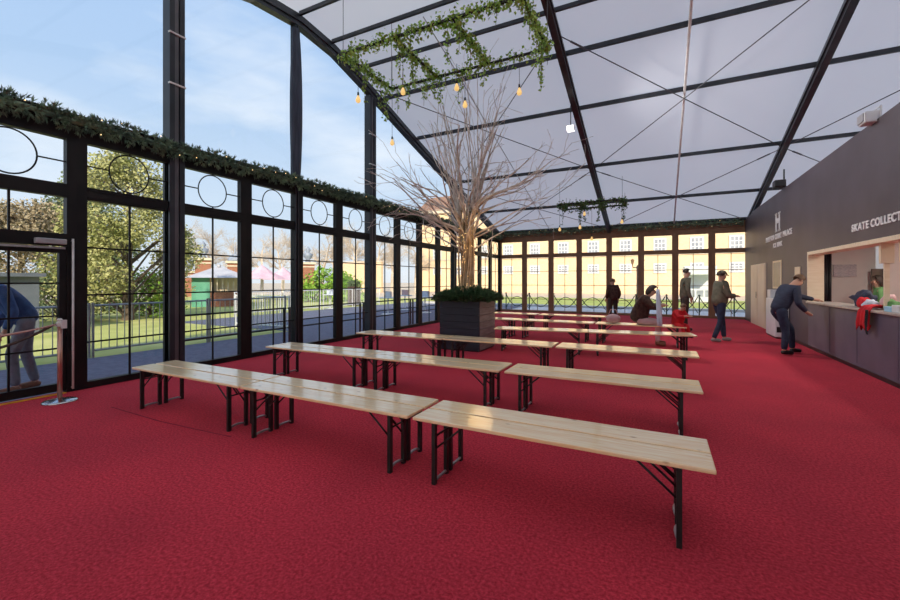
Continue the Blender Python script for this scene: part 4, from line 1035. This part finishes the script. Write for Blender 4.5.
# kiosk with grey hipped roof
def hip(bm, hx, hy, z0, z1, ov=.3):
    vs = [bm.verts.new(p) for p in ((-hx-ov, -hy-ov, z0), (hx+ov, -hy-ov, z0), (hx+ov, hy+ov, z0), (-hx-ov, hy+ov, z0), (-hx*.15, 0, z1), (hx*.15, 0, z1))]
    for f in ((0, 1, 5, 4), (1, 2, 5), (2, 3, 4, 5), (3, 0, 4), (3, 2, 1, 0)): bm.faces.new([vs[i] for i in f])
def at(px, d, z):   # a point at depth d along pixel column px
    l = (px-450.85)/FPX; return V((d*(-math.sin(TH)+l*math.cos(TH)), d*(math.cos(TH)+l*math.sin(TH)), z))
def face(p): return math.atan2(-p.y, -p.x)+PI/2
p = at(219, 24.5, -.14); t = empty('kiosk', p, face(p))
bm = BM(); box(bm, -.45, 1.35, -.9, -.82, 0, .95); box(bm, -.45, 1.35, .82, .9, 0, 1.8); mk('wall', bm, 'redbrick', t)
bm = BM(); box(bm, -1.35, -.45, -.9, -.84, 0, 1.78); box(bm, -1.35, -1.28, -.84, .9, 0, 1.78); q = mk('side_panel', bm, 'greenpaint', t)
bm = BM()
for k in range(7): box(bm, -.4+k*.28, -.35+k*.28, -.9, -.85, .95, 1.78)
mk('serving_grille', bm, 'stone', t)
bm = BM(); box(bm, -.45, 1.35, -.2, -.1, .0, 1.78); mk('inner_wall', bm, 'ply', t)
bm = BM(); hip(bm, 1.4, 1.0, 1.78, 2.42); mk('roof', bm, 'slate', t)
bm = BM(); ball(bm, (0, 0, 2.5), .12, 2); mk('finial', bm, 'slate', t, smooth=True)
tag(t, 'small kiosk with pale grey hipped roof and green end', 'kiosk')
# brick gate piers
def pier(px, d, w, zt, lab, dome):
    p = at(px, d, -.14); t = empty('gate_pier', p, face(p))
    bm = BM(); box(bm, -w, w, -w, w, 0, zt); mk('shaft', bm, 'redbrick', t)
    bm = BM(); box(bm, -w*1.25, w*1.25, -w*1.25, w*1.25, zt, zt+w*.35); box(bm, -w*1.1, w*1.1, -w*1.1, w*1.1, zt-w*.5, zt-w*.3); mk('cap', bm, 'stone', t)
    bm = BM()
    if dome: lathe(bm, [(w*1.1, 0), (w*1.0, w*.3), (w*.6, w*.8), (w*.15, w*1.2), (w*.08, w*2.2), (.01, w*2.4)], 10, (0, 0, zt+w*.35)); mk('domed_top', bm, 'lead', t, smooth=True)
    else: lathe(bm, [(w*.5, 0), (w*.3, w*.4), (w*.7, w*.9), (w*.75, w*1.4), (w*.2, w*1.6), (w*.45, w*2), (.02, w*2.6)], 10, (0, 0, zt+w*.35)); mk('urn', bm, 'lead', t, smooth=True)
    tag(t, lab, 'pier')
pier(203, 38, .62, 3.5, 'red brick pier topped by a grey urn, left behind the kiosk roof', False)
pier(235, 40, .65, 3.3, 'red brick pier with a small pointed dome, right behind the kiosk roof', True)
pier(308, 30, .45, 2.8, 'slim red brick pier with urn right of the pink parasols', False)
pier(189, 41, .6, 2.4, 'low red brick pier left of the urn pier', False)
# pink parasol tents
for px, d, r, z0, lab in ((262, 30, 1.7, 1.75, 'pale pink parasol beside the kiosk'), (283, 34, 1.6, 1.7, 'pale pink parasol right of the first one')):
    p = at(px, d, -.14); t = empty('parasol', p)
    bm = BM(); lathe(bm, [(r, z0), (r*.5, z0+.42), (.05, z0+1.0), (.01, z0+1.1)], 8); mk('canopy', bm, 'pinkcloth', t)
    bm = BM(); tube(bm, [(0, 0, 0), (0, 0, z0+.3)], .04, 6); mk('pole', bm, 'white', t)
    bm = BM(); lathe(bm, [(.3, 0), (.3, .1), (.05, .12)], 12); mk('base', bm, 'stone', t); tag(t, lab, 'parasol')
# shrub pot on the terrace and white tables
p = at(354, 25, -.035); t = empty('potted_shrub', p)
bm = BM(); box(bm, -.27, .27, -.27, .27, 0, 1.15); mk('pot', bm, 'brownfur', t)
bm = BM(); random.seed(9)
for _ in range(260): leaf(bm, (random.gauss(0, .2), random.gauss(0, .2), 1.15+random.random()*.4), .14)
mk('leaves', bm, 'leaf_dark', t); tag(t, 'dark square pot with small shrub on the terrace', 'plant')
for i, (px, d) in enumerate(((330, 22), (388, 18), (405, 21), (425, 19))):
    p = at(px, d, -.025); t = empty('garden_table', p)
    bm = BM(); lathe(bm, [(.38, .72), (.40, .74), (.38, .76)], 20); mk('table_top', bm, 'white', t)
    bm = BM(); lathe(bm, [(.3, 0), (.3, .03), (.03, .05), (.03, .72)], 16); mk('pedestal', bm, 'white', t)
    bm = BM(); box(bm, -.16, .16, -.06, .06, .761, 1.02); mk('menu_holder', bm, ['palecloth', 'white', 'pink', 'palecloth'][i], t)
    tag(t, 'white round table on the terrace, %s' % ['behind the second ridge side panel', 'just right of the potted shrub', 'third from the left, with pink card', 'nearest the planter box'][i], 'table', 'white tables on the terrace')
# long grey shed beyond the stooping person
bm = BM(); t = empty('grey_shed', (-17.0, 1.0, -.03))
box(bm, -1.5, 1.5, -6, 4.0, 0, 1.6); mk('wall', bm, 'greyshed', t)
bm = BM(); box(bm, -1.65, 1.65, -6.1, 4.1, 1.6, 1.7); mk('roof', bm, 'greyshed', t); tag(t, 'low grey shed behind the stooping person and the railing', 'shed')

# ------------------------------------------------------------ trees outside
def tree_leafy(name, loc, hgt, rad, n, m, label, seed, sz=.22, shape=1.0, base=.12, group=None):
    random.seed(seed); t = empty(name, loc); bm = BM()
    tube(bm, [(0, 0, 0), (.05*hgt*.1, 0, hgt*.4), (0, 0, hgt*.8)], [.035*hgt, .02*hgt, .006*hgt], 8)
    bl_ = BM(); clumps = []
    for k in range(int(34*shape+14)):
        a = random.uniform(0, 2*PI); h = base + (1-base)*random.random()**.8
        r = rad*math.sqrt(max(0.03, 1-((h-.42)/.6)**2))*random.uniform(.45, .95)
        c = V((r*math.cos(a), r*math.sin(a), h*hgt*.95)); clumps.append((c, random.uniform(.22, .4)*rad))
        tube(bm, [(0, 0, max(.1, c.z-r*.7)), c*.6+V((0, 0, c.z*.36)), c], [.008*hgt, .005*hgt, .002*hgt], 5)
    for _ in range(n):
        c, r = random.choice(clumps); q = V([random.gauss(0, 1) for _ in range(3)]).normalized()*r*random.random()**.45
        leaf(bl_, c+q, sz*random.uniform(.6, 1.3), 0)
    mk('trunk', bm, 'treebark', t); mk('foliage', bl_, m, t); tag(t, label, 'tree', group); return t
tree_leafy('conifer', at(128, 15.5, -.05), 6.1, 2.15, 26000, 'leaf_gold', 'big golden green tree beyond the railing, through the first full panel', 3, .095)
tree_leafy('conifer', at(85, 21, -.05), 7.0, 2.2, 12000, 'leaf_dark', 'dark evergreen behind the big golden green tree', 4, .14)
tree_leafy('leafy_tree', at(20, 18, -.05), 4.7, 2.6, 16000, 'leaf_red', 'russet and green tree above the glass door', 5, .11)
tree_leafy('leafy_tree', at(-60, 19, -.05), 5.2, 3.0, 6000, 'leaf_dark', 'dark green tree left of the russet one', 6, .15)
tree_leafy('shrub', at(150, 17, -.05), 1.9, 1.4, 3500, 'leaf_bright', 'bright low shrub at the foot of the big golden tree', 7, .1, 1, .05)
tree_leafy('shrub', at(58, 15.5, -.05), 2.0, 1.5, 3000, 'leaf_dark', 'dark shrub behind the railing beside the door post', 8, .1, 1, .05)
tree_leafy('shrub', at(327, 30, -.1), 2.2, 2.0, 3000, 'leaf_bright', 'bright green clipped bush left of the garden wall', 9, .2, 1, .03)
tree_leafy('shrub', at(347, 31, -.1), 1.9, 1.4, 2000, 'leaf_bright', 'bright green bush right of the clipped one', 10, .2, 1, .03)
def bare(bm, p, d, L, r, depth):
    n = 4; pts = [p.copy()]; rs = [r]
    for i in range(n):
        d = (d + V([random.uniform(-.22, .22) for _ in range(3)])+V((0, 0, .05))).normalized(); p = p+d*(L/n); pts.append(p.copy()); rs.append(r*(1-.55*(i+1)/n))
        if depth > 0:
            for _ in range(2 if depth > 1 else 2):
                q = (d+V([random.uniform(-1, 1) for _ in range(3)])*.85).normalized(); bare(bm, p.copy(), q, L*random.uniform(.45, .62), rs[-1]*.6, depth-1)
    tube(bm, pts, rs, 3, False)
protos = []
for sd_ in (31, 32, 33):
    random.seed(sd_); t = empty('bare_winter_tree'); bm = BM(); tube(bm, [(0, 0, 0), (0, .05, 2.2)], [.22, .17], 7)
    bare(bm, V((0, .05, 2.1)), V((0, 0, 1)), 3.6, .17, 4); mk('branches', bm, 'twig', t); protos.append(t)
spots = [(190, 60, 1.15), (212, 66, 1.3), (238, 62, 1.1), (262, 70, 1.25), (283, 58, 1.0), (302, 64, 1.2), (322, 60, 1.25), (338, 66, 1.3), (356, 60, 1.3), (374, 64, 1.2), (392, 58, 1.0), (168, 52, 1.2), (416, 50, .9), (96, 56, 1.3)]
wh = ['above the kiosk\'s left end', 'just right of the urn pier', 'above the domed pier', 'above the first pink parasol', 'above the second pink parasol', 'above the slim brick pier', 'left of the bright bush', 'right above the bright bush', 'left end of the garden wall', 'over the garden wall, third from its right', 'over the garden wall, second from its right', 'right of the big golden tree', 'at the right end of the garden wall', 'behind the golden tree']
for i, (px, d, sc) in enumerate(spots):
    pr_ = protos[i % 3]; o = pr_ if i < 3 else copy_tree(pr_)
    o.location = at(px, d, -.14); o.rotation_euler = (0, 0, i*1.7); o.scale = (sc*1.15, sc*1.15, sc)
    tag(o, 'bare winter tree far off, ' + wh[i], 'tree', 'bare trees beyond the garden')
